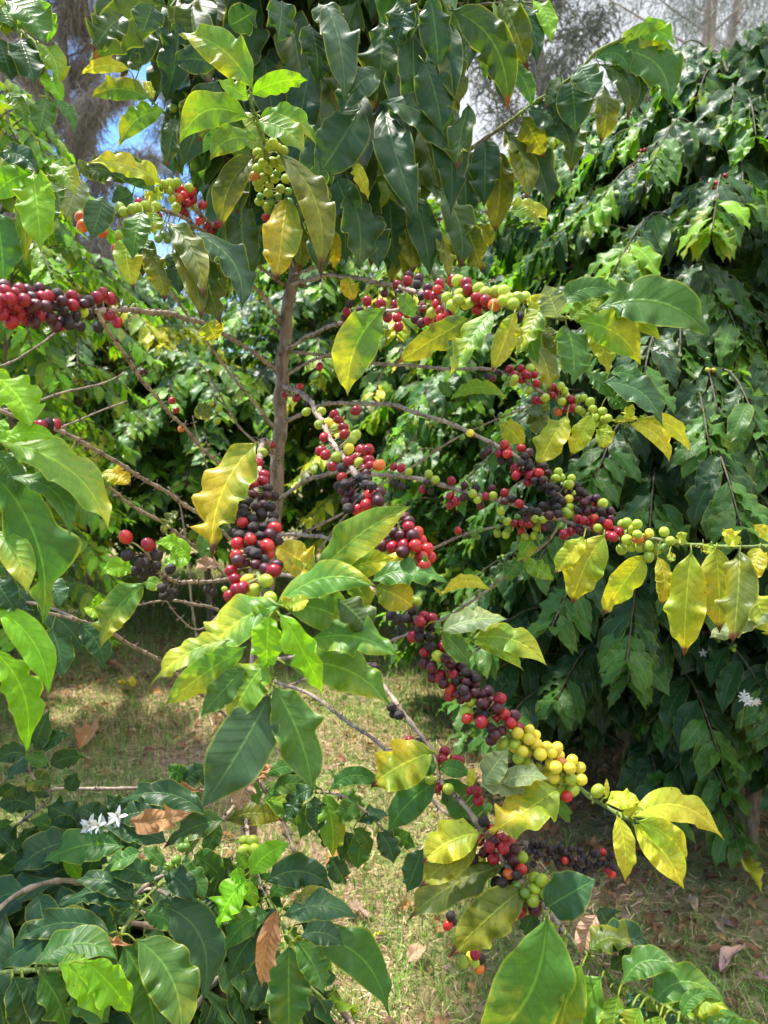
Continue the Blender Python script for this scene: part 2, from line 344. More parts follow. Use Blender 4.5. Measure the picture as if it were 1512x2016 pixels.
# branches of the main tree: name -> [(x, y, depth)...], radius start/end in mm, green share
BR = {
 'b1': ([(572,562,1.9),(640,543,1.7),(700,548,1.5),(770,562,1.3),(850,580,1.12),(950,592,1.02),(1050,612,.95),(1110,628,.92)], 4.4, 2.6, .2),
 'b1b': ([(562,690,1.9),(620,655,1.6),(690,630,1.35),(760,612,1.15),(840,605,1.07)], 4.2, 2.5, 0),
 'b2': ([(545,728,1.9),(470,675,1.65),(380,630,1.4),(280,612,1.1),(200,612,.95),(120,600,.86),(30,592,.8),(-60,588,.76)], 4.6, 2.4, 0),
 'b3': ([(548,850,1.9),(530,828,1.85),(460,745,1.75),(400,662,1.65),(325,560,1.5),(300,480,1.4)], 3.6, 2, 0),
 'b4': ([(556,628,1.9),(472,530,1.7),(440,470,1.55),(400,425,1.4),(350,388,1.3),(305,368,1.2),(262,352,1.15)], 4, 2.2, .2),
 'b5': ([(545,1010,1.9),(480,960,1.7),(417,901,1.5),(347,826,1.3),(281,750,1.1),(221,660,.95),(190,612,.9)], 3.6, 1.9, 0),
 'b6': ([(535,1120,1.9),(460,1065,1.75),(392,1012,1.55),(281,941,1.3),(196,891,1.15),(115,846,1.02),(50,828,.95),(-20,805,.9)], 4, 2.2, 0),
 'b7': ([(530,1230,1.9),(440,1130,1.7),(377,1072,1.6),(332,1037,1.5),(271,1002,1.4),(211,956,1.3),(151,921,1.2),(90,900,1.15)], 3.8, 1.8, 0),
 'b8': ([(566,738,1.9),(618,708,1.8),(658,695,1.6),(720,670,1.3),(752,612,1.1)], 3.6, 2, 0),
 'b9': ([(556,760,1.9),(598,778,1.55),(628,820,1.3),(658,876,1.15),(693,921,1.06),(714,956,1.02),(760,1005,.97),(800,1060,.93),(835,1108,.92)], 4.6, 2.8, .15),
 'b10': ([(550,905,1.9),(520,868,1.4),(512,900,1.15),(505,960,1.05),(500,1050,.96),(510,1130,.88),(540,1190,.84),(536,1260,.86),(535,1345,.86)], 4.6, 2.4, .3),
 'b11': ([(553,835,1.9),(640,797,1.75),(752,796,1.6),(802,806,1.5),(852,823,1.42),(918,848,1.35),(983,879,1.3),(1040,915,1.28),(1090,965,1.27),(1160,1020,1.25),(1220,1060,1.22)], 4.6, 2.2, .1),
 'b12': ([(547,985,1.9),(600,948,1.75),(650,932,1.6),(700,930,1.5),(800,940,1.4),(880,958,1.35),(980,985,1.28),(1060,1010,1.25),(1160,1040,1.22),(1290,1062,1.12),(1340,1072,1.1),(1440,1076,1.05),(1540,1072,1.02)], 4.6, 2.2, .22),
 'b13': ([(540,1052,1.9),(590,1053,1.75),(633,1057,1.6),(665,1074,1.5),(700,1120,1.2),(720,1150,1.0)], 4.4, 2.4, 0),
 'b14': ([(535,1110,1.9),(573,1067,1.9),(678,1007,1.85),(760,950,1.8),(840,900,1.78),(900,862,1.75),(990,820,1.7),(1060,793,1.65),(1120,775,1.6)], 3.4, 1.6, 0),
 'b15': ([(530,1230,1.9),(640,1170,1.85),(760,1110,1.75),(852,1080,1.6),(913,1052,1.5),(968,1039,1.45),(1060,1025,1.4),(1110,1020,1.35)], 3.4, 1.8, 0),
 'b16': ([(526,1370,1.9),(640,1320,1.8),(752,1268,1.7),(867,1223,1.6),(963,1158,1.5),(1033,1102,1.45),(1079,1062,1.4),(1100,1030,1.38)], 3.6, 1.8, 0),
 'b17': ([(540,1130,1.9),(640,1140,1.5),(740,1165,1.2),(800,1195,1.1),(833,1245,1.06),(870,1300,1.04),(930,1370,1.02),(970,1420,1.0),(1020,1455,1.0),(1100,1510,.99),(1150,1562,.98),(1200,1592,.96),(1240,1612,.94)], 4.6, 2.4, .3),
 'b18': ([(526,1300,1.9),(620,1290,1.6),(700,1300,1.35),(752,1346,1.22),(807,1421,1.15),(857,1487,1.1),(866,1540,1.08)], 4.2, 2.6, 0),
 'b18b': ([(866,1540,1.08),(920,1590,1.03),(960,1650,1.0),(1000,1710,.98),(1050,1765,.97),(1080,1790,.95),(1110,1832,.92),(1150,1876,.9),(1200,1922,.87),(1260,1952,.84),(1330,1990,.82),(1420,2040,.8)], 3.6, 1.9, .45),
 'b19': ([(524,1335,1.9),(611,1368,1.75),(690,1425,1.6),(757,1474,1.5),(817,1537,1.4),(870,1592,1.3),(910,1614,1.25),(960,1660,1.15)], 4.2, 2.6, 0),
 'b20': ([(530,1150,1.9),(447,1142,1.5),(382,1147,1.3),(337,1142,1.12),(312,1122,1.0),(291,1090,.93)], 3.6, 1.8, 0),
 'b21': ([(523,1480,1.9),(400,1370,1.6),(322,1308,1.45),(236,1256,1.3),(196,1235,1.25),(141,1218,1.15),(90,1205,1.1)], 3.6, 1.9, 0),
 'b22': ([(528,1260,1.9),(432,1203,1.6),(377,1188,1.45),(327,1183,1.35),(271,1190,1.25)], 3.2, 1.6, 0),
 'b23': ([(440,1200,1.7),(395,1240,1.6),(352,1215,1.5),(330,1186,1.45)], 2, 1.2, 0),
 'b24': ([(905,1612,1.3),(960,1645,1.4),(1010,1668,1.5),(1080,1690,1.5),(1140,1692,1.5),(1215,1706,1.45)], 2.6, 1.6, 0),
 'b25': ([(590,455,1.9),(700,400,1.75),(802,352,1.6),(873,327,1.55),(943,281,1.5),(993,246,1.45),(1049,206,1.4),(1094,176,1.37),(1134,146,1.33),(1175,100,1.3),(1230,75,1.28)], 4.6, 2.4, .35),
 'b26': ([(592,330,1.9),(680,260,1.7),(752,176,1.45),(782,121,1.35),(817,70,1.3),(850,0,1.25)], 4.4, 2.6, .1),
 'b27': ([(590,440,1.9),(565,480,1.6),(540,430,1.4),(532,380,1.3),(526,320,1.2),(518,280,1.15),(500,225,1.1),(490,180,1.07)], 4.2, 2.4, .4),
 'b28': ([(585,360,1.9),(500,330,1.75),(430,300,1.6),(347,241,1.5),(312,211,1.45),(266,161,1.4)], 3.6, 2, .25),
 'b29': ([(560,560,1.9),(440,480,1.6),(360,430,1.3),(300,408,1.15),(241,425,1.1),(205,415,1.08)], 3.6, 2.2, .2),
 'b30': ([(568,690,1.9),(740,715,1.75),(880,725,1.6),(960,728,1.5),(1020,742,1.42),(1070,775,1.4),(1130,800,1.38),(1190,822,1.35),(1240,838,1.33)], 3.8, 2, .2),
 'b31': ([(575,540,1.9),(640,520,1.75),(700,480,1.6),(760,450,1.5),(830,440,1.45),(900,425,1.4)], 3.6, 2, 0),
 'b32': ([(548,910,1.9),(480,850,1.88),(440,790,1.85),(400,720,1.8)], 3.0, 1.5, 0),
 'b34': ([(528,1180,1.9),(470,1080,1.85),(420,960,1.8),(395,880,1.78),(380,820,1.75)], 2.6, 1.3, 0),
 'b35': ([(560,1180,1.9),(660,1040,1.85),(740,960,1.8),(790,900,1.78),(820,850,1.75)], 2.4, 1.2, 0),
 'b33': ([(525,1420,1.9),(400,1290,1.82),(372,1112,1.75),(357,1002,1.7),(330,960,1.65)], 2.8, 1.4, 0),
}
# leaves of the main tree: region, branch, depth | base x y, tip x y, width, bend, kind
LV = """
1 b27 1.08|985 345 710 145 130 -.13 L;975 385 855 318 58 0 b;985 370 1200 318 72 .1 b;975 470 715 560 115 -.26 L;1000 480 1182 600 95 .15 L;1020 460 1226 560 85 .2 L;1000 552 830 628 85 -.2 L;920 545 800 600 60 -.2 M;960 500 780 560 90 -.2 V
1 b27 1.15|1090 600 1242 1058 112 .13 U;1000 620 872 892 95 -.1 U;1125 780 1085 1100 135 0 Q;940 650 930 840 80 0 V;1250 640 1200 900 100 0 D
1 b28 1.42|505 275 325 290 48 -.1 Y;590 392 362 385 72 -.12 L;640 440 472 572 78 -.15 L;600 390 560 310 30 0 Y;640 20 372 246 150 -.1 V;700 85 650 395 120 .05 D;600 100 480 300 120 0 V;560 250 500 240 60 0 V;850 320 720 640 150 0 D;690 460 655 650 70 0 V
1 b28 1.3|600 20 560 130 110 0 G;850 260 690 250 100 -.1 D;900 100 1000 40 100 0 D;480 60 370 200 110 0 V
1 b4 1.15|640 725 350 645 70 -.1 Y;605 755 392 648 92 -.14 G;480 720 296 692 85 -.2 V;640 760 560 770 50 0 y;520 760 440 790 80 0 G
1 b29 1.06|410 770 360 930 98 0 G;320 700 262 850 90 0 S;560 835 520 1010 92 0 M;600 830 605 920 60 0 L;650 870 792 1162 92 .1 U;755 910 932 1205 115 .16 D;672 945 782 1245 85 .08 U;560 980 642 1172 84 .08 U;495 940 522 1132 92 -.06 y;800 1010 862 1262 105 0 V;812 1262 850 1332 92 0 y;700 960 700 1150 90 0 D;860 1000 880 1160 90 .1 V;580 940 560 1080 80 0 V
1 b26 1.3|1490 285 1340 442 115 -.1 G;1410 430 1238 690 165 .06 G;1215 95 1240 325 112 0 D;1105 5 1085 165 105 0 D;1250 20 1330 160 100 0 D;1380 640 1440 780 45 .1 Y;1320 700 1400 880 110 0 D;1370 760 1400 1040 130 .05 D;1310 900 1310 1060 52 0 O;1350 1085 1385 1180 60 0 O;1250 780 1260 1080 100 0 V;1450 830 1480 1050 110 0 D
2 b26 1.25|190 -10 222 272 112 0 D;275 50 482 422 125 .2 V;165 240 232 512 135 .03 D;340 420 292 655 85 0 V;60 0 110 150 120 0 D;100 30 60 190 100 0 D;0 410 292 655 115 .15 D;250 200 300 420 100 0 V
2 b25 1.4|465 0 572 266 112 .05 U;590 0 655 165 62 .1 b;640 -10 662 140 44 0 D;510 0 600 250 75 .1 D;500 250 582 418 62 .1 M;770 255 825 385 102 .05 G;742 320 757 512 125 0 D;870 340 855 557 82 .05 U;830 232 962 292 66 .3 M;852 258 952 462 74 .22 V;880 262 992 432 82 .22 D;930 200 1114 405 135 .22 M;925 185 1125 235 84 .28 L;1000 135 1140 172 74 .15 b
2 b25 1.5|560 432 735 592 112 .16 D;650 412 745 570 80 .15 D;775 480 742 672 75 0 V;402 552 400 802 112 .03 D;452 600 432 912 100 .08 U;472 520 560 782 84 .1 U;492 520 642 822 112 .12 D;552 460 632 612 90 .05 U;500 250 480 400 70 0 G;700 300 640 420 50 0 V
2 b31 1.35|500 798 655 872 46 .12 y;490 828 622 892 42 .12 L;325 880 392 1062 92 .05 U;375 880 425 965 60 .1 U;120 760 182 1072 112 .03 D;205 735 300 1042 102 .12 V;30 780 52 1032 122 0 D;-5 600 102 852 112 .1 D;100 870 122 1062 82 0 U;220 900 262 1090 55 0 U;-60 700 -40 930 110 0 D;-140 620 -110 880 110 0 D;-230 780 -240 1060 100 0 V;-330 800 -330 1060 100 0 V
2 b1 .93|690 1245 640 1120 95 0 S;690 1212 932 1155 72 .2 M;840 1215 1265 1322 155 .16 M;740 1255 862 1180 64 .1 L;855 1225 1085 1335 64 .12 L;765 1262 1001 1423 122 .15 L;622 1215 532 1395 88 0 B;520 1225 432 1450 78 0 y;432 1222 272 1462 88 0 C;335 1250 62 1425 92 -.05 U;130 1240 60 1150 60 0 M;722 1272 742 1500 112 .03 M;792 1272 882 1463 74 .1 L;560 1240 610 1420 80 0 M;640 1280 700 1400 80 0 U;640 1200 560 1180 60 0 y
0 b8 1.0|756 610 688 772 76 -.14 B
0 b10 .82|552 1195 400 1310 78 -.14 B;528 1200 498 1222 38 0 L
3 b10 1.0|1005 422 845 850 168 -.1 Q
3 b7 1.3|400 545 507 588 66 .1 O;700 690 640 780 40 -.1 U;360 530 350 620 50 0 y
3 b22 1.15|568 975 405 1215 112 -.12 B;560 970 640 1000 50 .1 L;740 880 610 820 60 -.2 b
3 b13 1.1|1230 945 1072 830 112 -.05 Q;1228 955 1090 890 60 -.05 y
3 b33 1.5|830 280 760 320 60 0 U;800 770 790 870 50 0 M;750 870 640 900 60 0 b;520 930 400 940 70 -.2 b;400 1100 330 1070 40 0 b;380 1090 390 1010 40 0 b
0 b9 .9|634 1131 803 1002 66 .04 C;664 1134 772 1100 50 .05 C;732 1146 876 1149 47 .12 M;738 1156 815 1197 58 .05 Q;690 1142 727 1196 46 .1 L
0 b10 .83|545 1192 733 1157 54 .16 B;556 1196 708 1258 68 .12 B;665 1182 727 1250 52 .05 V;606 1262 777 1294 64 .1 B;562 1308 758 1386 76 .13 B
0 b10 .78|550 1210 631 1358 50 .1 b;530 1213 525 1315 54 0 b;528 1300 457 1420 64 -.04 L;540 1352 611 1552 80 .05 M;530 1368 403 1580 102 .03 G;480 1315 398 1406 50 0 M;482 1275 330 1385 56 -.05 B;450 1262 305 1345 44 -.1 C;560 1195 575 1180 30 0 Y;570 1195 610 1180 28 0 y
4 b16 1.45|425 998 240 1022 48 -.2 Y;240 1022 200 985 12 0 y;592 790 530 882 62 0 L;540 900 668 962 62 .1 L;550 880 480 960 60 0 M
4 b17 1.0|240 1160 482 1112 88 .05 S;232 1165 342 1290 82 .05 M;350 1192 632 1290 92 .16 L;352 1202 545 1312 50 .1 L;215 1120 225 1180 25 0 M
4 b30 1.33|725 315 615 515 92 0 y;822 312 740 472 74 0 y;882 352 862 445 62 0 y;1000 342 1192 452 62 .2 Y;975 352 1118 492 58 .18 Y;958 330 985 272 40 0 Y;900 335 1010 330 26 0 y;870 190 1092 350 104 .16 G;892 152 1032 232 54 .2 M;800 150 905 250 62 .1 M;565 5 655 222 90 .08 U;880 240 950 290 60 .1 M;1050 320 1000 350 40 0 y
4 b14 1.6|462 342 552 432 74 .05 y;582 290 640 402 84 .05 U;272 252 482 252 48 .2 L;268 240 225 180 40 0 M;660 300 560 300 50 0 V
4 b12 1.15|792 790 675 930 72 0 y;872 782 750 1045 132 -.05 y;1030 862 868 1092 102 -.05 y;1078 872 1085 1057 62 .1 O
4 b12 1.05|1212 850 1185 1240 132 0 y;1310 832 1320 1150 126 0 O;1402 850 1372 1192 112 .06 U;1480 830 1452 980 74 0 O;1192 812 1150 778 40 0 y;1402 812 1340 758 54 .1 Y;1530 800 1455 745 44 0 Y;1290 1185 1540 1090 90 .05 S;1440 1000 1520 1180 100 0 y;1290 815 1270 860 40 0 y;1120 880 1150 860 30 0 y
6 b18 1.07|205 290 -30 420 165 -.05 Q;215 402 35 592 112 -.05 M;216 340 130 345 72 0 M;225 355 342 382 62 .1 M;225 402 402 602 114 .1 M;160 670 100 830 92 0 G
6 b17 .97|690 432 412 622 150 .02 Q;398 412 490 285 92 0 S;385 422 555 450 82 .1 S;470 412 645 398 76 .1 S;340 425 360 345 34 0 y;680 470 735 562 42 0 M
6 b17 .92|980 550 1327 628 112 .2 Y;985 575 1175 815 114 .08 Y;1000 560 1182 722 92 .15 y;920 540 950 785 74 .05 Y;882 490 1010 488 62 .1 Y;880 470 880 392 18 0 Y;940 530 1032 500 32 0 Y
6 b18b .98|385 610 165 722 130 -.08 y;378 650 158 812 112 -.05 U;472 735 118 947 134 -.06 U;552 825 272 1082 144 -.03 U;640 900 832 790 155 0 G;850 900 885 995 100 0 D;600 900 560 1000 80 0 D
6 b18b .87|640 940 350 1410 245 .13 B;716 1010 575 1460 128 0 B;786 1120 700 1480 138 -.05 L;862 1170 775 1460 125 -.05 B;926 1240 898 1440 90 0 L;980 1282 958 1445 90 0 M;945 1196 1162 1148 96 .22 M;900 1140 1032 1090 64 .1 V;812 1070 982 1062 102 .25 U;860 1050 1042 1062 112 .2 D;1062 1282 1332 1272 114 .27 M;1150 1330 1432 1372 92 .15 M;1130 1330 1172 1250 20 0 L;700 1180 640 1300 100 0 V;1040 1300 1100 1420 90 0 D;1010 1260 1180 1330 80 .1 L;1100 1320 1230 1450 90 .05 M;880 1180 960 1240 50 0 V
6 b18b .8|1010 1290 960 1450 90 .05 L;1090 1320 1060 1480 96 .05 L;1160 1345 1180 1480 90 .05 M;1230 1365 1400 1440 90 .12 L;1330 1390 1500 1450 90 .2 M;1180 1345 1350 1300 84 .22 L
6 b18b .9|960 1230 1010 1350 70 .1 D;1100 1340 1160 1430 80 .1 D;900 1100 1000 1180 60 .1 V;1180 1330 1300 1240 50 .2 M;1250 1370 1330 1440 80 .1 M;1300 1380 1450 1440 70 .2 M;660 1000 600 1120 70 -.05 D
"""
# extra leaves that belong to the low shrub (region 5)
LOW = """
5 s2 .98|430 1002 70 1030 100 -.12 D;420 1052 0 1150 155 -.12 D;516 900 228 905 92 -.2 D;522 872 298 800 84 -.12 D;602 800 398 765 84 -.15 D;552 680 398 750 62 0 M;640 730 560 662 52 0 M;602 880 782 1252 155 .22 G;562 930 692 1002 84 .15 M;482 1050 602 1400 175 .05 M;535 1030 702 1410 175 .14 M;690 740 800 860 80 .1 M;640 760 760 880 90 .1 D;560 850 440 960 80 0 D
5 s2 1.1|482 662 180 720 122 -.1 M;252 700 400 690 64 .2 b;242 700 302 800 48 .1 b;650 640 415 590 84 -.05 G;800 530 470 500 94 -.15 D;620 520 470 545 90 0 D;880 560 650 662 92 -.1 V;862 570 800 690 62 0 M;300 640 60 760 120 -.1 D;180 800 0 900 120 -.1 D;330 800 180 900 120 -.1 D
5 s6 .85|232 1130 392 1330 112 .12 b;330 1112 502 1300 112 .1 b;152 1160 262 1400 112 .05 M;50 1170 112 1400 122 .03 D;140 1132 445 1102 112 .24 M;232 1122 342 1152 52 .2 L;-10 1230 20 1400 100 0 D;90 1180 200 1420 120 .1 D;300 1160 420 1340 110 0 M
5 s7 1.15|0 860 162 950 102 .1 D;122 700 -10 800 112 -.1 D;92 590 122 692 102 0 D;182 500 312 622 102 .1 D;-10 500 132 522 92 .2 D;200 402 100 432 62 -.1 U;182 342 95 310 52 -.1 M;200 342 332 310 72 .15 D;102 300 -10 330 74 -.2 D;132 280 192 130 72 0 D;112 270 90 100 62 0 G;152 280 272 222 62 .1 D;20 412 200 362 60 .2 D;-20 600 60 680 90 0 D;-10 740 100 860 110 0 D;20 640 -30 560 90 0 M;60 420 0 460 70 0 D;200 460 100 400 60 0 D;-20 1000 120 1010 120 .1 D;270 440 300 370 60 0 D
5 s5 1.25|742 400 660 340 62 0 M;790 480 700 430 60 0 M;700 440 790 350 80 0 D;980 400 1012 492 52 0 M;1030 382 1182 350 50 .1 M;1042 470 1252 440 62 .15 M;1032 480 1202 602 92 .16 L;892 560 1102 560 82 .12 U;830 330 900 420 60 0 M;1100 400 1230 360 60 .1 D;600 470 700 520 80 0 D;840 420 760 330 60 0 G;950 500 1050 560 60 0 D
5 s8 1.2|1270 450 1300 692 94 .05 L;1232 460 1240 602 74 0 D;1292 440 1502 432 62 .22 M;1382 590 1452 682 52 .1 M;1402 560 1520 540 62 .1 D;1352 600 1382 722 92 0 D;1292 700 1352 802 82 0 D;1230 430 1140 480 60 0 D;1330 450 1400 560 70 .1 M
5 s4 1.0|980 770 1132 650 82 .1 b;970 790 860 970 102 -.08 b;976 790 1000 892 44 0 b;960 772 898 770 52 0 b;970 742 925 680 52 0 L;1042 800 1292 832 112 .2 D;1112 930 1387 942 102 .1 G;1150 882 1312 892 62 .2 U;1020 880 932 1002 44 -.05 y;1052 920 888 1062 92 -.1 M;1042 960 900 1180 112 -.05 D;1132 1050 1132 1400 155 0 M;1182 1020 1512 1312 142 .18 M;1150 1040 1295 1142 62 .1 b;1062 1080 960 1292 122 0 D;1110 990 1180 1040 60 0 L;1180 960 1300 1100 90 .1 D;1000 900 940 1080 90 0 D
5 s3 1.08|762 690 872 792 92 .1 M;902 700 830 872 122 -.05 V;780 872 832 932 80 0 D;750 832 660 810 90 0 D;640 872 760 922 80 .1 D;800 860 900 1040 110 .05 D;790 850 640 940 110 -.1 D;840 780 960 860 80 .1 M;780 900 740 1060 120 0 D;860 900 840 1080 110 0 D
5 s2 1.15|360 620 250 560 90 -.1 D;300 600 180 600 90 -.1 D;420 600 300 510 90 -.1 D;520 560 420 460 80 0 D;200 700 60 640 100 -.1 D;120 780 30 700 90 -.1 D;560 600 480 690 80 0 D;240 660 120 560 90 -.15 M;380 660 330 780 100 0 D;480 720 420 860 100 0 D;80 900 180 800 100 .1 D;560 500 640 440 70 .1 D;640 480 560 400 70 0 M
5 s8 1.25|1180 440 1120 560 70 0 D;1250 480 1180 620 80 -.05 M;1400 470 1330 560 70 0 M;1480 600 1540 720 76 .05 D;1420 600 1400 740 80 0 M;1310 560 1270 660 70 0 D;1500 620 1620 660 70 .15 M
5 s4 1.05|1060 860 1250 780 84 .15 M;1180 1010 1340 1050 84 .15 D;1080 900 1010 1040 90 0 D;1160 1030 1260 1230 96 .08 M
"""
BR_LOW = {
 's1': ([(40,1562,1.25),(125,1553,1.3),(201,1552,1.32),(316,1552,1.35),(360,1552,1.36),(440,1560,1.4)], 3.4, 2.6, 0),
 's2': ([(470,1580,1.35),(432,1618,1.2),(392,1652,1.12),(352,1698,1.06),(316,1738,1.02),(281,1778,.98),(256,1813,.96),(236,1844,.94)], 3.2, 2.2, .6),
 's3': ([(500,1650,1.3),(472,1678,1.18),(432,1718,1.12),(397,1763,1.08),(380,1790,1.05)], 2.6, 1.8, .1),
 's4': ([(482,1600,1.3),(485,1625,1.2),(492,1658,1.1),(508,1728,1.05),(533,1778,1.0),(563,1834,.96),(580,1856,.94)], 3.0, 1.9, .3),
 's5': ([(495,1512,1.3),(523,1557,1.3),(553,1612,1.28),(583,1683,1.25),(600,1760,1.2)], 4, 3.2, 0),
 's6': ([(-60,1925,.9),(30,1914,.87),(90,1909,.85),(131,1904,.83)], 2.8, 1.9, 1),
 's7': ([(-60,1670,1.25),(0,1648,1.2),(65,1598,1.17),(100,1566,1.15),(60,1520,1.12),(70,1470,1.1)], 2.6, 1.6, 0),
 's8': ([(500,1600,1.35),(560,1575,1.28),(625,1560,1.22),(690,1575,1.18),(760,1640,1.2)], 2.6, 1.6, 0),
 's9': ([(643,1914,1.35),(663,1974,1.3),(694,2016,1.28),(720,2060,1.25)], 4.5, 4, 0),
}
LEFT = """
3 e1 .8|-40 150 112 352 135 .1 b;-5 422 217 410 62 .15 b;5 425 407 745 152 .16 L;-30 540 152 1112 195 .13 M;40 560 262 782 82 .2 M;-30 770 102 1005 105 .1 L;-30 1240 97 1622 122 .1 b;-10 1080 182 1392 112 .12 b;-20 950 62 1080 112 0 D;-30 460 60 620 110 .1 M;20 330 -30 430 70 0 b
1 e2 .95|132 690 157 977 112 .08 b;132 680 -25 790 92 -.1 b;-5 610 142 682 82 .15 D;-20 830 12 1092 142 .05 M;152 720 192 882 82 .05 M;202 640 292 762 82 .1 L;100 700 102 1012 62 0 L;142 690 232 802 70 .1 M;60 670 -30 670 90 -.1 L;250 640 270 740 50 .1 b
1 e3 1.05|20 10 162 162 112 .15 M;130 -10 182 162 62 .15 b;152 170 217 332 82 .15 L;-10 150 42 312 112 0 D;82 160 132 322 112 0 D;152 300 242 402 52 .1 b;20 360 102 492 62 .1 M;182 390 152 522 92 0 M;202 390 287 522 42 .15 M;0 20 40 110 110 0 M;-40 -20 20 140 110 0 L;120 60 200 60 60 0 M
3 e4 1.2|150 1080 322 1252 92 .12 G;202 1150 242 1332 92 0 G;310 1130 402 1302 92 .1 G;160 950 232 1062 80 .1 G;100 1050 60 1180 90 0 D;60 1000 160 1100 90 0 D
"""
BR_LEFT = {
 'e1': ([(-420,1060,1.0),(-250,980,.9),(-100,900,.83),(-10,870,.8)], 4.4, 3, .4),
 'e2': ([(-420,560,1.3),(-200,400,1.1),(-60,350,1.0),(65,348,.96),(150,360,.95)], 4.4, 2.6, .4),
 'e3': ([(-420,240,1.4),(-200,60,1.2),(-60,20,1.1),(60,80,1.05),(90,160,1.04),(95,200,1.03)], 4.4, 2.6, .4),
 'e5': ([(-420,760,1.5),(-150,745,1.9),(0,722,2.0),(60,690,2.05),(130,640,2.1)], 4.0, 1.8, 0),
 'e6': ([(-420,900,1.5),(-150,840,1.8),(40,800,1.9),(120,775,1.95),(200,755,2.0),(245,735,2.05)], 4.0, 1.8, 0),
 'e7': ([(-420,980,1.5),(-150,900,1.7),(60,862,1.8),(140,832,1.85),(250,790,1.95)], 3.6, 1.6, 0),
 'e4': ([(-420,1300,1.4),(-200,1230,1.3),(-50,1180,1.25),(70,1190,1.2),(150,1218,1.18)], 4.0, 2.2, 0),
}
